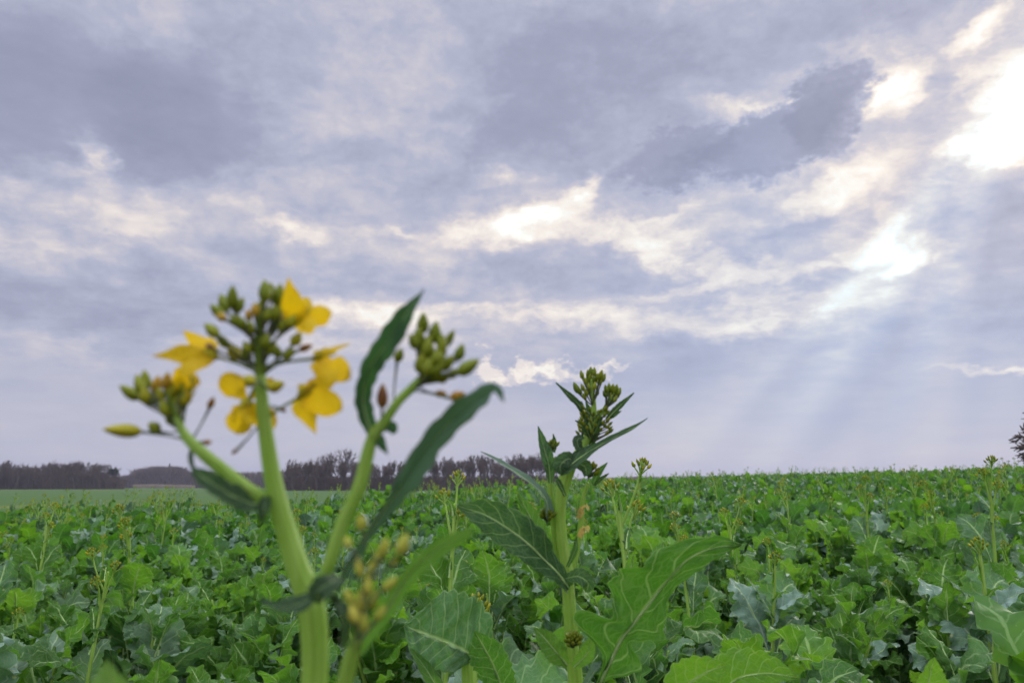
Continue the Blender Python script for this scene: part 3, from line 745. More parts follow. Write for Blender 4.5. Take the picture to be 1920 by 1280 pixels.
def mass(name, label, lod):
    pts = np.array(mass_pts[lod]); n = len(pts); mb = MB()
    kinds = rc.integers(0, N_LOW, n)
    patch = np.sin(pts[:, 0] * .9 + 2) * np.sin(pts[:, 1] * .6 + 1) + np.sin(pts[:, 0] * .37) * np.sin(pts[:, 1] * .23 + 2)
    tall = rc.random(n) < (.06 if lod == 1 else .11) * (1 + .7 * patch)
    kinds = np.where((pts[:, 1] < 1.7) & (kinds == 4), 3, kinds); tall &= pts[:, 1] > 1.7
    kinds = np.where(tall, rc.integers(N_LOW, len(SPECS), n), kinds)
    if lod == 2: sc = rc.uniform(.9, 1.25, n) * np.where(pts[:, 1] > 17, 1.15, 1.0) 
    else: sc = rc.uniform(.9, 1.22, n)
    sc = sc * (1 + .10 * np.sin(pts[:, 0] * 2.3 + 1) * np.sin(pts[:, 1] * 1.9) + .08 * patch)
    sc = np.where(tall, rc.uniform(.75, 1.22, n), sc)
    rz = rc.uniform(0, 6.28, n); z = ground_z(pts[:, 0], pts[:, 1])
    for k, pr in enumerate(MASS[lod]):
        ix = np.where(kinds == k)[0]
        if not len(ix): continue
        V = np.vstack(pr.V); F = np.vstack(pr.F); C = np.vstack(pr.C); U = np.vstack(pr.U); M = np.concatenate(pr.M)
        c, s = np.cos(rz[ix])[:, None], np.sin(rz[ix])[:, None]; q = sc[ix][:, None]
        VX = (V[None, :, 0] * c - V[None, :, 1] * s) * q + pts[ix, 0][:, None]
        VY = (V[None, :, 0] * s + V[None, :, 1] * c) * q + pts[ix, 1][:, None]
        VZ = V[None, :, 2] * q + z[ix][:, None]
        m_ = len(ix)
        mb.V.append(np.stack([VX, VY, VZ], -1).reshape(-1, 3))
        mb.F.append((F[None] + (np.arange(m_) * len(V))[:, None, None]).reshape(-1, 4) + mb.n)
        mb.U.append(np.tile(U, (m_, 1)))
        cc = np.tile(C, (m_, 1)); add = np.repeat(rc.normal(0, .12, (m_, 2)) + np.array([[0, -.06 if lod == 1 else -.13]]), len(V), 0); cc[:, :2] = np.clip(cc[:, :2] + np.where(cc[:, :2] > 0, add, 0), 0, 1)  # farther crop tinted darker: shade among distant leaves put into the colour
        mb.C.append(cc); mb.M.append(np.tile(M, m_)); mb.n += m_ * len(V)
    o = mb.build(name, [M_LEAF_FAR, M_STEM, M_BUD, M_STEM]); tag(o, label, 'crop', kind='stuff')
mass('crop', 'dense green rapeseed crop carpeting the middle of the field', 1)
mass('crop', 'far rapeseed crop running up to the crest on the skyline', 2)
# stalks that stand out one by one: (column, top row, distance, prototype, label)
for u, v, d, k, label in [
    (1205, 853, 1.55, 10, 'dark tall rapeseed stalk standing against the skyline right of the sharp tall plant'),
    (833, 876, 1.9, 11, 'tall stalk with a yellow bud head in front of the copse'),
    (1838, 853, 2.7, 12, 'tall stalk with a branched head poking above the crest near the lone tree'),
    (275, 940, 2.5, 11, 'tall yellow-flowering stalk left of the blurred flowering plant'),
    (168, 1022, 2.0, 10, 'stalk with a broad yellow bud head low among the left leaves'),
    (22, 944, 2.6, 12, 'yellow-budded stalk at the left edge in front of the grass'),
    (78, 940, 3.4, 11, 'slim yellow-budded stalk second from the left edge'),
    (873, 1103, 1.15, 4, 'rapeseed plant with a rounded yellow-green bud head behind the broad pale-veined leaf'),
    (1763, 898, 3.3, 11, 'stalk with yellow buds below the crest at the right'),
    (1620, 890, 3.6, 12, 'stalk with a loose green head below the crest at the right'),
    (1390, 930, 2.6, 10, 'short stalk with brownish buds above the large drooping leaf'),
    (1300, 955, 2.4, 12, 'short stalk with yellowish buds between the sharp tall plant and the brownish stalk'),
    (1030, 938, 3.0, 11, 'budding stalk right behind the sharp tall plant'),
    (590, 950, 3.2, 12, 'budding stalk between the blurred stems'),
    (1480, 900, 4.4, 11, 'slender stalk with small yellow head in the middle of the right field'),
    (1905, 905, 3.0, 10, 'budding stalk at the right edge under the lone tree')]:
    p = W(u, v, d); g = float(ground_z(p[0], p[1])); sp = SPECS[k]
    full = max(np.vstack(x.V)[:, 2].max() for x in [MASS[1][k]])
    sc = (p[2] - g) / full
    put_plant(k, (p[0], p[1], g), rc.uniform(0, 6.28), sc, d < 3, label)

# ------------------------------------------------------------------ plants modelled one by one
def N3(r, u, b): return RGT * r + UPV * u + BACK * b
class Hero:
    def __init__(s, name, label, D, foot_u, foot_v):
        s.D = D; p = W(foot_u, foot_v, D); s.foot = np.array([p[0], p[1], float(ground_z(p[0], p[1]))])
        s.e = thing(name, label, 'plant', tuple(s.foot)); s.k = 0
    def p(s, q): return W(q[0], q[1], s.D + (q[2] if len(q) > 2 else 0.0))
    def w(s, x): return np.asarray(x, float) * s.D / FPX
    def out(s, mb, name, mats, parent=None, label=None):
        if parent is None: o = mb.build(name, mats, s.e, s.foot)
        else: o = mb.build(name, mats, parent, s.foot)
        if label: o['label'] = label
        return o
    def stem(s, name, pts, rad, from_ground=False, mat=None, parent=None, mb=None):
        P = [s.p(q) for q in pts]; r = list(s.w(rad))
        if from_ground:
            f = s.foot + np.array([0, 0, -.03]); P = [f, f * .5 + P[0] * .5] + P; r = [r[0] * 1.15, r[0] * 1.08] + r
        m = mb or MB(); tube(m, P, r, n=10 * len(P), sides=20, rib=.05)
        return m if mb else s.out(m, name, [mat or M_STEM], parent)
    def leaf(s, parts, tint, name='leaf', parent=None, rib=.0, mats=None, label=None, nv=44, nu=6, **kw):
        """parts: (points, left half widths px, right half widths px, upper-face direction(s)) - blade and its clasping lobes"""
        mb = MB(); s.k += 1
        for i, (pts, hl, hr, n) in enumerate(parts):
            nn = [N3(*x) for x in n] if isinstance(n[0], (tuple, list)) else N3(*n)
            leaf(mb, [s.p(q) for q in pts], s.w(hl), s.w(hr), nn, nv, nu, tint=tint, rib=s.w(rib) if rib and i == 0 else None, seed=900 + s.k * 7 + i, **dict(dict(fold=.25, ripple=.10, rfreq=2.2, teeth=.10, tfreq=9), **kw))
        return s.out(mb, name, mats or [M_LEAF, M_RIB], parent, label)
    def buds(s, lst, axis_pts, parent, ped=2.6, mat=None):
        """lst: (u, v, length, radius, degrees from upright, colour, [root u, root v])"""
        A = np.array([s.p(q) for q in axis_pts]); A = cr(A, 40)
        stalks = MB()
        for b in lst:
            u, v, L, r, ang, g = b[:6]
            dd = (random.random() - .5) * s.w(70); a = R(ang)
            d = unit(RGT * math.sin(a) + UPV * math.cos(a) + BACK * random.uniform(-.3, .3))
            c = W(u, v, s.D + dd); L_, r_ = s.w(L), s.w(r); base = c - d * L_ * .5
            if len(b) > 6: root = s.p(b[6:8])
            else:
                tgt = base - UPV * s.w(42); root = A[np.argmin(np.linalg.norm(A - tgt, axis=1))]
            mb = MB(); bud(mb, base, d, L_, r_, g); s.out(mb, 'bud', [mat or M_BUD], parent)
            tube(stalks, [root, (root + base) / 2 - d * L_ * .18, base + d * L_ * .05], s.w([ped * .85, ped * .65, ped * 1.2]), n=8, sides=7)
        s.out(stalks, 'flower_stalks', [M_STALK], parent)
    def flower(s, base, petals, root, g=.55):
        """petals: (tip u, tip v, half width px, depth of the tip, bulge)"""
        fl = MB(); b = s.p(base)
        back = unit(b - s.p(root))
        for k in range(4):
            a = k * 1.57 + .5; sd = unit(np.cross(back, UPV)); up2 = np.cross(back, sd)
            o = sd * math.cos(a) + up2 * math.sin(a)
            leaf(fl, [b - back * s.w(6), b + o * s.w(8) + back * s.w(6), b + o * s.w(13) + back * s.w(24)], s.w([3, 7, 1]), s.w([3, 7, 1]), back * -.2 + o, 10, 3, ripple=.0, teeth=.0, tint=(0, .62, .3), mats=(0, 0))
        for k in range(6):
            o = unit(np.array([random.uniform(-1, 1) for _ in range(3)])); tp = b + back * s.w(26) + o * s.w(8)
            tube(fl, [b, tp], s.w([1.6, 1.3]), n=3, sides=5, tint=(0, .7, 0)); bud(fl, tp, back, s.w(9), s.w(3), .72, False)
        tube(fl, [s.p(root), (s.p(root) + b) / 2 + UPV * s.w(3), b], s.w([2.6, 2.4, 3.4]), n=8, sides=7, tint=(0, .2, .4))
        o = s.out(fl, 'flower', [M_BUD])
        for k, (u, v, hw, dd, bulge, *pt) in enumerate(petals):
            tip = W(u, v, s.D + dd); mid = (b + tip) / 2 + BACK * s.w(bulge) + UPV * s.w(bulge * .4)
            q = b + (tip - b) * .22 + BACK * s.w(bulge * .6)
            mb = MB()
            ob = lambda x: np.maximum(np.maximum(0, np.sin(np.pi * np.clip(x, 0, 1) ** 1.75)) ** .62, .13 * (1 - sm(.5, .9, x)))
            if pt: ob = lambda x: np.maximum(np.maximum(0, np.sin(np.pi * np.clip(x, 0, 1) ** .82)) ** .8 * (1.12 - .62 * x), .13 * (1 - sm(.5, .9, x)))
            leaf(mb, [b, q, mid, tip], s.w(hw * random.uniform(.95, 1.15)), s.w(hw * random.uniform(.95, 1.15)), [N3(.1, .5, 1), N3(-.1, .3, 1)], 22, 6, fold=.12, ripple=.24, rfreq=1.2, crumple=.05, teeth=.03, tfreq=3, tint=(0, .35 + .4 * random.random(), .2), seed=60 + s.k * 11 + k, curl=.25, mats=(0, 0), prof=ob)
            s.out(mb, 'petal', [M_PETAL], o)
        s.k += 1
        return o

# --- the blurred flowering plant right in front of the lens
h = Hero('flowering_rapeseed', 'blurred tall rapeseed plant with open yellow four-petalled flowers close to the lens', .25, 592, 1420)
h.stem('stem', [(588,1300),(590,1200),(581,1125),(563,1075),(545,1020),(520,935),(507,870),(497,800),(490,735),(488,690)], [24,25,26,22.5,20,17.5,15.5,13.5,11.5,9.5], True)
br_l = h.stem('side_branch', [(512,950,.004),(496,938,.0),(466,919,-.002),(414,878,-.004),(379,849,-.006),(350,820,-.006),(338,800,-.006),(328,775,-.006),(318,745,-.006)], [10,13,13,12,11,9,7,5,4])
br_m = h.stem('side_branch', [(592,1130,.002),(606,1090,.002),(618,1055),(639,989),(674,911),(691,844),(700,812)], [9,12,12.5,12.5,13,12,10])
br_s = h.stem('side_branch', [(596,1420,-.004),(630,1330,-.012),(646,1280,-.014),(660,1225,-.016),(672,1195,-.018)], [9,13,14,14,12])
top = h.stem('raceme', [(488,700),(488,650),(489,600),(492,560)], [11.5,10,7,3], mat=M_BUD)
mid = h.stem('raceme', [(698,818),(721,789),(750,749),(777,723),(803,697),(828,668)], [12,9.5,8.5,8.5,8,3.5])
lft = h.stem('raceme', [(330,780,-.006),(322,755,-.006),(312,730,-.006)], [6,5,3], mat=M_BUD)
sho = h.stem('raceme', [(668,1200,-.018),(682,1120,-.02),(700,1060,-.02),(722,1020,-.02)], [7,6,5,3], mat=M_BUD)
h.buds([(420,570,38,13,-25,.22),(436,560,42,13,5,.18),(408,584,32,11,-45,.25),(449,574,32,10,20,.2),(415,594,26,9,-60,.78),(398,620,36,12,-50,.45),(418,640,34,10,-40,.35),(394,650,20,8,-60,.95),
 (497,548,40,14,-5,.2),(522,556,42,14,10,.22),(509,546,28,10,0,.2),(478,582,24,9,-8,.84),(466,592,22,8,-15,.8),(488,604,26,9,0,.5),(455,607,28,10,-25,.3),(470,616,26,10,-10,.4),(500,590,26,10,5,.35),(440,600,24,9,-35,.35),
 (441,662,34,16,-40,.66),(462,652,24,9,-20,.45),(555,637,28,12,30,.55),(541,665,28,11,50,.35),(572,652,26,8,70,.95),(545,604,26,11,30,.5),(530,612,26,10,20,.4),(514,588,28,10,15,.25),(516,724,30,13,70,.62),(468,714,26,13,-60,.6),(498,640,28,11,10,.3),(476,650,30,11,-12,.3),(489,575,24,9,0,.3),
 *[(489 + random.uniform(-38, 38), random.uniform(572, 672), random.uniform(22, 30), random.uniform(9, 11.5), random.uniform(-30, 30), random.choice([.1, .2, .3, .4, .55, .8])) for _ in range(13)],(440,846,14,5,-125,.95,492,790),(530,768,14,5,120,.97,494,760)], [(489,705),(488,650),(489,600),(492,565)], top)
h.buds([(245,737,40,12,-50,.42),(262,722,38,12,-25,.45),(273,714,36,12,-10,.4),(293,722,32,12,10,.80),(312,716,32,12,10,.82),(300,742,30,11,-20,.5),(284,747,32,11,-30,.4),(326,732,36,12,20,.55),(346,722,40,13,25,.48),(336,757,34,13,10,.5),(310,767,32,12,-20,.42),(350,747,30,12,30,.62),*[(random.uniform(270, 350), random.uniform(722, 768), random.uniform(24, 34), random.uniform(10, 13), random.uniform(-35, 25), random.choice([.2, .4, .5, .65, .8])) for _ in range(6)],(318,785,26,10,-20,.4),
 (234,807,62,14,-84,.60,346,824),(290,802,28,13,-55,.42,338,806),(396,756,24,8,25,.94,364,818),(388,829,16,6,88,.96,362,826)], [(340,800,-.006),(322,755,-.006),(312,730,-.006)], lft)
h.buds([(784,632,36,12,10,.22),(793,608,40,13,5,.18),(776,642,30,12,-25,.25),(815,625,40,14,10,.2),(842,636,36,11,30,.2),(862,662,32,11,20,.16),(876,689,46,14,55,.25),(856,742,30,10,70,.86),(748,667,28,12,20,.25,738,765),(800,655,44,17,0,.3),(812,678,44,16,20,.32),(826,662,38,15,25,.25),(838,682,36,13,40,.28),(790,684,38,15,5,.35),(816,702,32,13,40,.38),(832,708,30,11,60,.45),(800,705,30,12,30,.35),(850,700,28,10,60,.35),*[(random.uniform(785, 850), random.uniform(645, 705), random.uniform(28, 38), random.uniform(12, 15), random.uniform(-5, 45), random.uniform(.1, .4)) for _ in range(7)],(826,640,26,10,15,.2),(717,745,46,12,4,.95,716,792),(826,738,22,8,90,.84)], [(705,808),(750,749),(777,723),(803,697),(826,670)], mid)
h.D = .2
h.buds([(677,980,32,12,0,0.48),(720,1027,38,12,15,0.50),(755,1022,41,14,20,0.45),(674,1064,36,9,-10,0.68),(730,1095,36,10,50,0.52),(652,1017,23,9,-20,0.48),(677,1130,43,12,-5,0.68),(655,1120,32,10,-25,0.62),(695,1075,45,11,8,0.48),(663,1152,34,11,-20,0.68),(700,1125,38,11,25,0.52),(682,1168,38,11,0,0.48),(710,1045,34,11,10,0.50),(690,1100,32,10,0,0.66),(740,1050,28,8,30,0.40),(712,1150,32,10,35,0.44)], [(668,1200),(682,1120),(700,1060),(722,1020)], sho, mat=M_BUD_PALE)
h.D = .25
h.flower((556,606), [(541,519,25,-.004,10,1),(623,588,18,-.010,8),(590,618,17,-.016,10),(572,556,18,.010,0)], (492,660))
h.flower((405,668), [(284,667,25,-.006,10,1),(342,620,24,.008,4,1),(338,704,18,-.014,10),(372,640,14,.012,0)], (488,700))
h.flower((466,750), [(414,704,24,.004,6),(444,814,27,-.002,10),(514,804,24,.006,6),(512,708,16,.010,2)], (489,705))
h.flower((590,672), [(659,643,11,.006,4,1),(658,710,22,-.010,12),(630,716,20,-.018,14),(612,650,14,.012,2)], (492,690))
h.flower((562,744), [(632,700,18,.006,6),(642,768,24,-.008,12),(593,814,25,-.004,6,1),(590,712,18,.012,2)], (492,790))
h.flower((352,744), [(334,688,17,-.006,6),(364,700,14,.004,2),(352,716,14,-.012,8),(328,722,10,.008,2)], (342,800))
h.leaf([([(702,822,.0),(686,780),(681,742),(694,690,-.003),(728,640,-.006),(764,585,-.006),(796,542,-.003)], [7,15,19,18,20,21,12,1], [7,15,17,18,21,20,12,1], [(.5,.1,1),(.4,.2,1),(-.3,.2,1)]),
 ([(700,805),(712,828),(727,852)], [8,11,1], [8,10,1], (.2,.5,1)), ([(706,806),(732,800),(741,812)], [6,12,6], [6,12,6], (.1,.6,1))], (.14,.06,.1), rib=2.0, mats=[M_LEAF_DARK, M_RIB], teeth=.12, ripple=.2)
h.leaf([([(630,1112,.002),(652,1060),(690,998,-.002),(739,930,-.004),(768,888,-.006),(812,826,-.010),(860,778,-.014),(908,742,-.018),(930,730,-.020),(945,754,-.022)], [8,11,14,18,22,24,23,21,12,1], [8,11,15,20,26,25,23,19,11,1], [(1.0,.3,.5),(.8,.5,.8),(.3,.4,1),(.2,.3,1)])], (.36,.02,.1), rib=2.2, mats=[M_LEAF_DARK, M_RIB], teeth=.15, fold=.5, ripple=.24, rfreq=2.6)
h.leaf([([(668,1215,-.018),(690,1182,-.020),(724,1145,-.022),(757,1090,-.024),(790,1052,-.026),(834,1018,-.026),(884,992,-.026)], [15,16,15,13,14,17,9], [15,17,15,14,16,19,9], (-.2,-.5,.9))], (.12,.55,.3), rib=3, teeth=.03, ripple=.08)
h.leaf([([(505,938,.0),(478,944,-.004),(446,934,-.010),(408,912,-.014),(376,890,-.014),(357,872,-.012)], [12,26,28,22,13,1], [12,24,25,19,12,1], [(.1,.8,.7),(.1,.7,.8)]), ([(500,930,-.004),(494,955,-.008),(488,982,-.008)], [8,12,1], [8,11,1], (.2,.3,1))], (.12,.03,.5), rib=2.5, ripple=.16)
h.leaf([([(636,1120,-.010),(602,1112,-.020),(562,1132,-.022),(522,1138,-.022),(487,1120,-.020)], [10,20,19,14,2], [10,20,18,13,2], [(.1,.8,.5),(.1,.9,.35)]), ([(640,1084,-.012),(618,1092,-.024),(596,1108,-.026),(600,1130,-.024)], [6,17,19,4], [6,17,17,4], (.2,.5,.9)), ([(622,1118,-.012),(644,1148,-.016),(646,1190,-.014),(640,1218,-.010)], [8,13,13,2], [8,12,12,2], (.7,.2,.6))], (.14,.02,.4), ripple=.2)
h.leaf([([(358,842,-.006),(358,862,-.008),(366,886,-.010)], [3,5,1], [3,5,1], (.3,.2,1))], (.1,.0,.9), nv=14, nu=3)

# --- the sharp tall budding plant
g = Hero('budding_rapeseed', 'sharp tall rapeseed plant topped with green flower buds against the sky', .62, 1082, 1440)
g.stem('stem', [(1080,1300),(1072,1210),(1066,1120),(1061,1060),(1053,1010),(1050,960),(1053,920),(1062,890),(1074,866),(1090,840),(1104,812),(1112,785),(1113,755),(1110,728),(1109,712)], [14.5,12.5,12,11.5,10.5,10,11.5,12.5,10,8.5,8,6.5,4.5,3.5,2], True)
sb = g.stem('side_branch', [(1052,1075,.004),(1042,1020,.004),(1036,960,.004),(1031,905,.004),(1032,870,.004)], [3.5,5,6,5.5,3])
sr = g.stem('side_branch', [(1066,1095,.006),(1078,1050,.010),(1088,990,.012),(1093,935,.012),(1102,905,.012)], [4,5.5,5.5,4.5,3])
ra = g.stem('raceme', [(1110,735),(1109,716)], [3.5,2], mat=M_BUD)
rb = g.stem('raceme', [(1118,790),(1130,770),(1140,752),(1146,742)], [3.5,3,2.4,1.8])
for par, ax, lst in ((ra, [(1112,760),(1110,735),(1108,712)], [(1091,703,13,3.6,-12),(1097,715,12,3.4,-14),(1103,702,14,4,-4),(1108,697,14,4,0),(1114,698,14,4,5),(1119,708,13,4,10),(1126,704,16,5,14),(1131,709,14,4.5,22),(1124,715,12,4,16),(1081,728,18,5,-24),(1087,733,13,4,-20),(1093,727,12,3.6,-22),(1101,714,12,3.6,-5),(1107,709,13,4,0),(1112,713,13,4,4),(1104,726,12,3.6,-8),(1115,724,12,3.6,8),(1099,736,12,3.4,-20),(1096,744,11,3.4,-25),(1120,736,11,3.2,12),(1110,720,12,3.6,0)]),
                     (rb, [(1132,766),(1140,752),(1146,742)], [(1137,730,13,3.8,-16),(1143,727,13,3.8,-6),(1149,729,14,4,4),(1155,730,14,4,10),(1160,735,14,4.2,24),(1158,741,12,3.6,32),(1150,739,12,3.8,10),(1143,739,12,3.6,-8),(1134,739,11,3.4,-20),(1147,747,11,3.2,5),(1154,748,10,3,24)])):
    g.buds([(x[0], x[1], x[2] * 1.25, x[3] * 1.3, x[4], random.uniform(.0, .35)) for x in lst], ax, par, ped=1.3)
mb = MB()
for i in range(50):
    f = i / 50; u = 1112 + 28 * math.sin(i * 2.4) * (1 - .35 * f) + 3; v = 818 - 50 * f
    b0 = W(1112, v + 12, .62); c0 = W(u, v, .62 + .012 * math.cos(i * 2.4)); d0 = unit(c0 - b0 + UPV * .006)
    tube(mb, [b0, c0], g.w([1.2, 1.0]), n=3, sides=5, mat=1); bud(mb, c0, d0, g.w(12), g.w(3.9), random.uniform(.0, .42), False)
g.out(mb, 'bud_cluster', [M_BUD, M_STALK])
def hcl(u, v, dd, axis, n, spread, size, gg, par=None):
    mb = MB(); cluster(mb, W(u, v, g.D + dd), N3(*axis), g.w(spread), n, g.w(size), gg, False, 1); g.out(mb, 'bud_cluster', [M_BUD, M_STALK], par)
hcl(1108, 882, .012, (.35, 1, .1), 16, 17, 13, (.05, .6), sr)
hcl(1036, 835, .006, (.05, 1, .1), 12, 10, 10, (.0, .25), sb)
hcl(1041, 868, .006, (.05, 1, .1), 12, 10, 10, (.0, .25), sb)
hcl(1026, 968, -.006, (0, 1, .2), 20, 13, 13, (.0, .12))
hcl(1074, 1200, -.02, (0, 1, .3), 26, 17, 13, (.0, .25))
g.leaf([([(1050,884,-.008),(1066,874,-.012),(1090,856,-.013),(1119,838,-.010),(1164,814,-.006),(1192,799,-.004),(1215,783,-.002)], [9,15,15,11,8,5,1], [9,14,13,10,7,5,1], [(-.2,.4,1),(-.3,.8,.5),(-.3,.9,.4)]),
 ([(1080,862,-.010),(1064,860,-.013),(1051,872,-.014),(1052,888,-.013)], [4,14,15,5], [4,14,15,5], (.1,.3,1)), ([(1078,868,-.010),(1096,874,-.008),(1100,892,-.008)], [8,13,6], [8,13,6], (.3,.2,1))], (.16,.05,.4), rib=1.6, teeth=.05, ripple=.08)
g.leaf([([(1032,905,-.002),(1029,872,-.004),(1019,836,-.004),(1009,799,-.002)], [4,11,10,1], [4,12,11,1], (.25,.2,1))], (.22,.15,.4), rib=1.5, parent=sb, teeth=.06)
g.leaf([([(1038,848,.006),(1040,832,.006),(1037,813,.006)], [3,5,1], [3,5,1], (.25,.2,1))], (.0,.0,.95), parent=sb, nv=18, nu=3)
g.leaf([([(1030,972,-.006),(1022,934,-.012),(996,906,-.018),(958,879,-.022),(930,862,-.022),(901,846,-.020)], [15,14,11,9,7,1], [12,12,10,8,6,1], [(.5,.6,.7),(.3,.9,.5),(.2,1,.3)])], (.72,.1,.3), rib=1.8, teeth=.05, fold=.35, ripple=.06)
g.leaf([([(1066,1102,-.012),(1048,1076,-.016),(1023,1051,-.020),(988,1017,-.026),(952,990,-.030),(908,964,-.032),(857,948,-.030)], [12,17,26,34,34,27,2], [12,16,24,36,36,28,2], [(.2,.6,.8),(.1,.4,1),(-.1,.3,1)]),
 ([(1060,1084,-.014),(1084,1080,-.018),(1102,1092,-.018),(1100,1110,-.016)], [7,15,15,3], [7,15,15,3], (.1,.6,.8))], (.10,.10,.4), rib=2.6, teeth=.08, ripple=.13)
g.leaf([([(1034,1045,.012),(1008,995,.014),(987,955,.016),(971,925,.018)], [14,24,15,1], [14,20,14,1], (.3,.2,1))], (.12,.55,.4), rib=1.6)
g.leaf([([(1083,1420,-.005),(1106,1330,-.012),(1130,1270,-.02),(1150,1229,-.024),(1166,1197,-.028),(1180,1178,-.029),(1196,1158,-.030),(1209,1142,-.031),(1230,1115,-.033),(1253,1087,-.036),(1282,1055,-.041),(1319,1033,-.047),(1352,1024,-.052),(1391,1021,-.057)],
 [5,6,8,24,96,44,58,80,86,66,44,25,18,1], [5,6,9,52,20,38,58,42,26,21,25,22,15,1], [(-.2,.2,1),(.1,.2,1),(.2,.1,1),(.2,.5,.9)])], (.06,.30,.35), rib=5.0, nv=110, nu=10, teeth=.09, tfreq=11, ripple=.10, rfreq=4, fold=.15, curl=.1, crumple=.03)
g.leaf([([(1097,779,.004),(1088,762,.004),(1068,742),(1042,717,-.004)], [5,7,6,1], [5,7,6,1], (-.2,.6,.9))], (.1,.0,.8), rib=.9, nv=26, nu=4)
g.leaf([([(1101,792),(1095,770),(1090,752)], [3,5,1], [3,5,1], (.2,.3,1))], (.1,.1,.6), nv=20, nu=3)
g.leaf([([(1138,786,-.004),(1157,766,-.004),(1174,750,-.004),(1189,736,-.004)], [4,7,4,1], [4,6,4,1], (-.3,.4,1))], (.05,.0,.9), rib=.9, nv=26, nu=4)
g.leaf([([(1136,788,.002),(1152,778,.002),(1165,770,.002)], [3,4,1], [3,4,1], (-.3,.4,1))], (.05,.1,.8), nv=16, nu=3)
g.leaf([([(1096,846,-.006),(1084,836,-.010),(1083,824,-.010),(1094,818,-.008)], [3,9,9,3], [3,9,9,3], (.1,.4,1)), ([(1094,826,.004),(1093,806,.004),(1088,794,.004),(1078,788,.004)], [4,6,4,1], [4,6,4,1], (.5,.3,1))], (.2,.0,.7), nv=22, nu=4)
g.leaf([([(1118,800,.006),(1112,815,.002),(1107,838)], [9,11,4], [9,11,4], (.3,.2,1))], (.1,.05,.8), nv=20, nu=4)
g.leaf([([(1112,908,.012),(1122,886,.012),(1139,867,.012)], [4,7,1], [4,7,1], (-.2,.2,1))], (.15,.2,.5), parent=sr, nv=22, nu=4)
g.leaf([([(1114,910,.012),(1127,897,.012),(1142,887,.012)], [2,3.5,1], [2,3.5,1], (-.2,.2,1))], (.0,.0,.9), parent=sr, nv=16, nu=3)
for q in ([(1084,972,.008),(1092,956,.006),(1100,950,.0),(1104,957,-.004)], [(1086,1006,.004),(1094,994),(1101,990,-.004),(1103,998,-.008)]):
    g.leaf([(q, [4,7,5,1], [4,6,6,1], (.2,.6,.8))], (.0,random.uniform(.05,.3),.2), name='withered_leaf', parent=sr, mats=[M_DEAD, M_DEAD], nv=20, nu=4, ripple=.5, rfreq=3, teeth=.3)['label'] = 'yellow shrivelled leaf on the side shoot'
g.leaf([([(1064,1246,-.02),(1040,1218,-.03),(1018,1192,-.034),(1001,1176,-.034)], [7,23,16,1], [7,20,14,1], (.3,.3,1))], (.08,.75,.3), rib=1.8)
g.leaf([([(1076,1250,-.016),(1102,1222,-.02),(1110,1190,-.02)], [7,15,2], [7,15,2], (-.3,.3,1))], (.08,.65,.3), rib=1.4)
g.leaf([([(1090,1300,-.02),(1112,1262,-.034),(1128,1240,-.04)], [8,16,3], [8,14,3], (-.5,.8,.4))], (.6,.1,.3), rib=1.4)

for q in ([(1107,822,-.004),(1099,800,-.008),(1098,780,-.008)], [(1112,815,-.006),(1122,796,-.010),(1124,776,-.010)], [(1060,930,-.012),(1048,905,-.016),(1041,893,-.016)], [(1064,1062,-.012),(1078,1030,-.018),(1081,1004,-.018)], [(1113,790,.004),(1104,768,.006),(1098,752,.006)]):
    g.leaf([(q, [3,6,1], [3,5.5,1], (random.uniform(-.6, .6), .3, 1))], (.12,.15,.6), nv=22, nu=4, rib=.9)
# --- neighbours whose big leaves reach into the frame
n1 = Hero('rapeseed_plant', 'rapeseed plant with one broad pale-veined leaf facing the camera, left of the sharp tall plant', .74, 885, 1440)
n1.stem('stem', [(878,1300),(876,1232),(880,1205)], [12,10,5], True)
n1.leaf([([(893,1236),(874,1222,-.01),(838,1205,-.014),(795,1188,-.016),(758,1172,-.018)], [5,34,50,46,3], [5,78,94,78,3], (.1,.25,1))], (.30,.30,.3), rib=3, nv=60, nu=9, teeth=.06, ripple=.07, fold=.1)
n1.leaf([([(952,1330,-.03),(940,1285,-.035),(922,1240,-.04),(905,1208,-.044),(890,1182,-.046)], [10,26,34,28,2], [10,28,34,26,2], (-.1,.2,1))], (.08,.30,.4), rib=2, nv=50, nu=8)
n1.leaf([([(868,1380,-.03),(836,1320,-.03),(800,1255,-.03),(770,1215,-.03)], [6,14,14,2], [6,12,12,2], (.5,.3,.8))], (.1,.7,.4), rib=2)
n2 = Hero('rapeseed_plant', 'rapeseed plant with two bright backlit leaves below the large drooping leaf', .70, 1330, 1520)
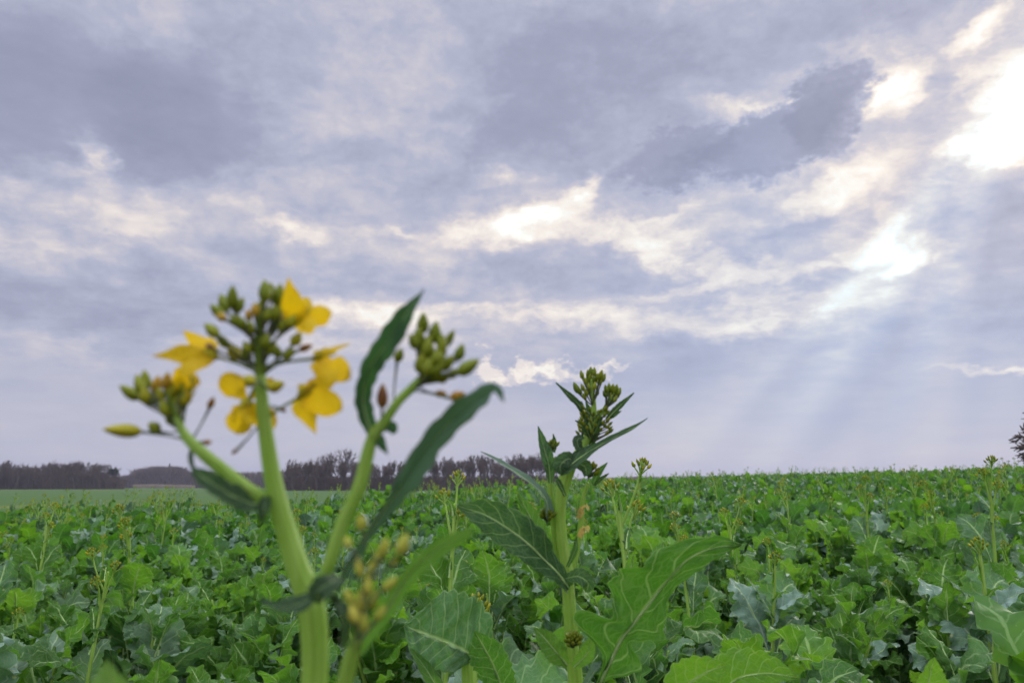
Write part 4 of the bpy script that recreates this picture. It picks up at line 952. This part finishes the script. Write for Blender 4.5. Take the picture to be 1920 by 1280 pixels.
n2.stem('stem', [(1328,1400),(1330,1330)], [12,9], True)
n2.leaf([([(1258,1345,-.01),(1285,1288,-.02),(1320,1262,-.026),(1362,1246,-.03)], [6,44,40,5], [6,44,36,4], (.1,.3,1))], (.05,.85,.3), rib=2.2, nv=50, nu=8)
n2.leaf([([(1340,1330,.01),(1376,1276,.006),(1432,1262),(1500,1270,-.01)], [6,52,40,2], [6,26,22,2], (-.1,.5,1))], (.05,.75,.5), rib=2.2, nv=50, nu=8)
n3 = Hero('rapeseed_plant', 'rapeseed plant with one bright upright leaf at the bottom edge, far right', .80, 1745, 1480)
n3.stem('stem', [(1742,1380),(1738,1320)], [10,7], True)
n3.leaf([([(1734,1340),(1738,1296,-.01),(1744,1262,-.014),(1752,1232,-.016)], [6,30,26,2], [6,34,28,2], (.1,.2,1))], (.05,.95,.3), rib=2, nv=50, nu=8)
n4 = Hero('rapeseed_plant', 'pale blurred leaf tip of a very near plant at the bottom left', .21, 215, 1700)
n4.stem('stem', [(215,1560),(212,1420)], [22,16], True)
n4.leaf([([(212,1440),(216,1360),(212,1292,-.004),(200,1236,-.006)], [8,56,48,3], [8,56,50,3], (-.1,.3,1))], (.35,.95,.9), rib=3)

# ------------------------------------------------------------------ the damp air over the fields
hz = MB()
x0, x1, y0, y1, z0, z1 = -1600, 1600, -1600, 1600, -6.0, 30.0
V = [(x, y, z) for x in (x0, x1) for y in (y0, y1) for z in (z0, z1)]
hz.add(V, [(0, 1, 3, 2), (4, 6, 7, 5), (0, 4, 5, 1), (2, 3, 7, 6), (0, 2, 6, 4), (1, 5, 7, 3)])
m, t = material('damp_air')
vol = t.node('ShaderNodeVolumePrincipled')
vol.inputs['Color'].default_value = (0.56, 0.58, 0.74, 1); vol.inputs['Density'].default_value = 0.0003; vol.inputs['Anisotropy'].default_value = 0.2
o_ = t.node('ShaderNodeOutputMaterial'); t.l.new(vol.outputs[0], o_.inputs['Volume'])
ho = hz.build('haze', [m]); tag(ho, 'thin damp evening haze over the fields', 'haze', kind='stuff')
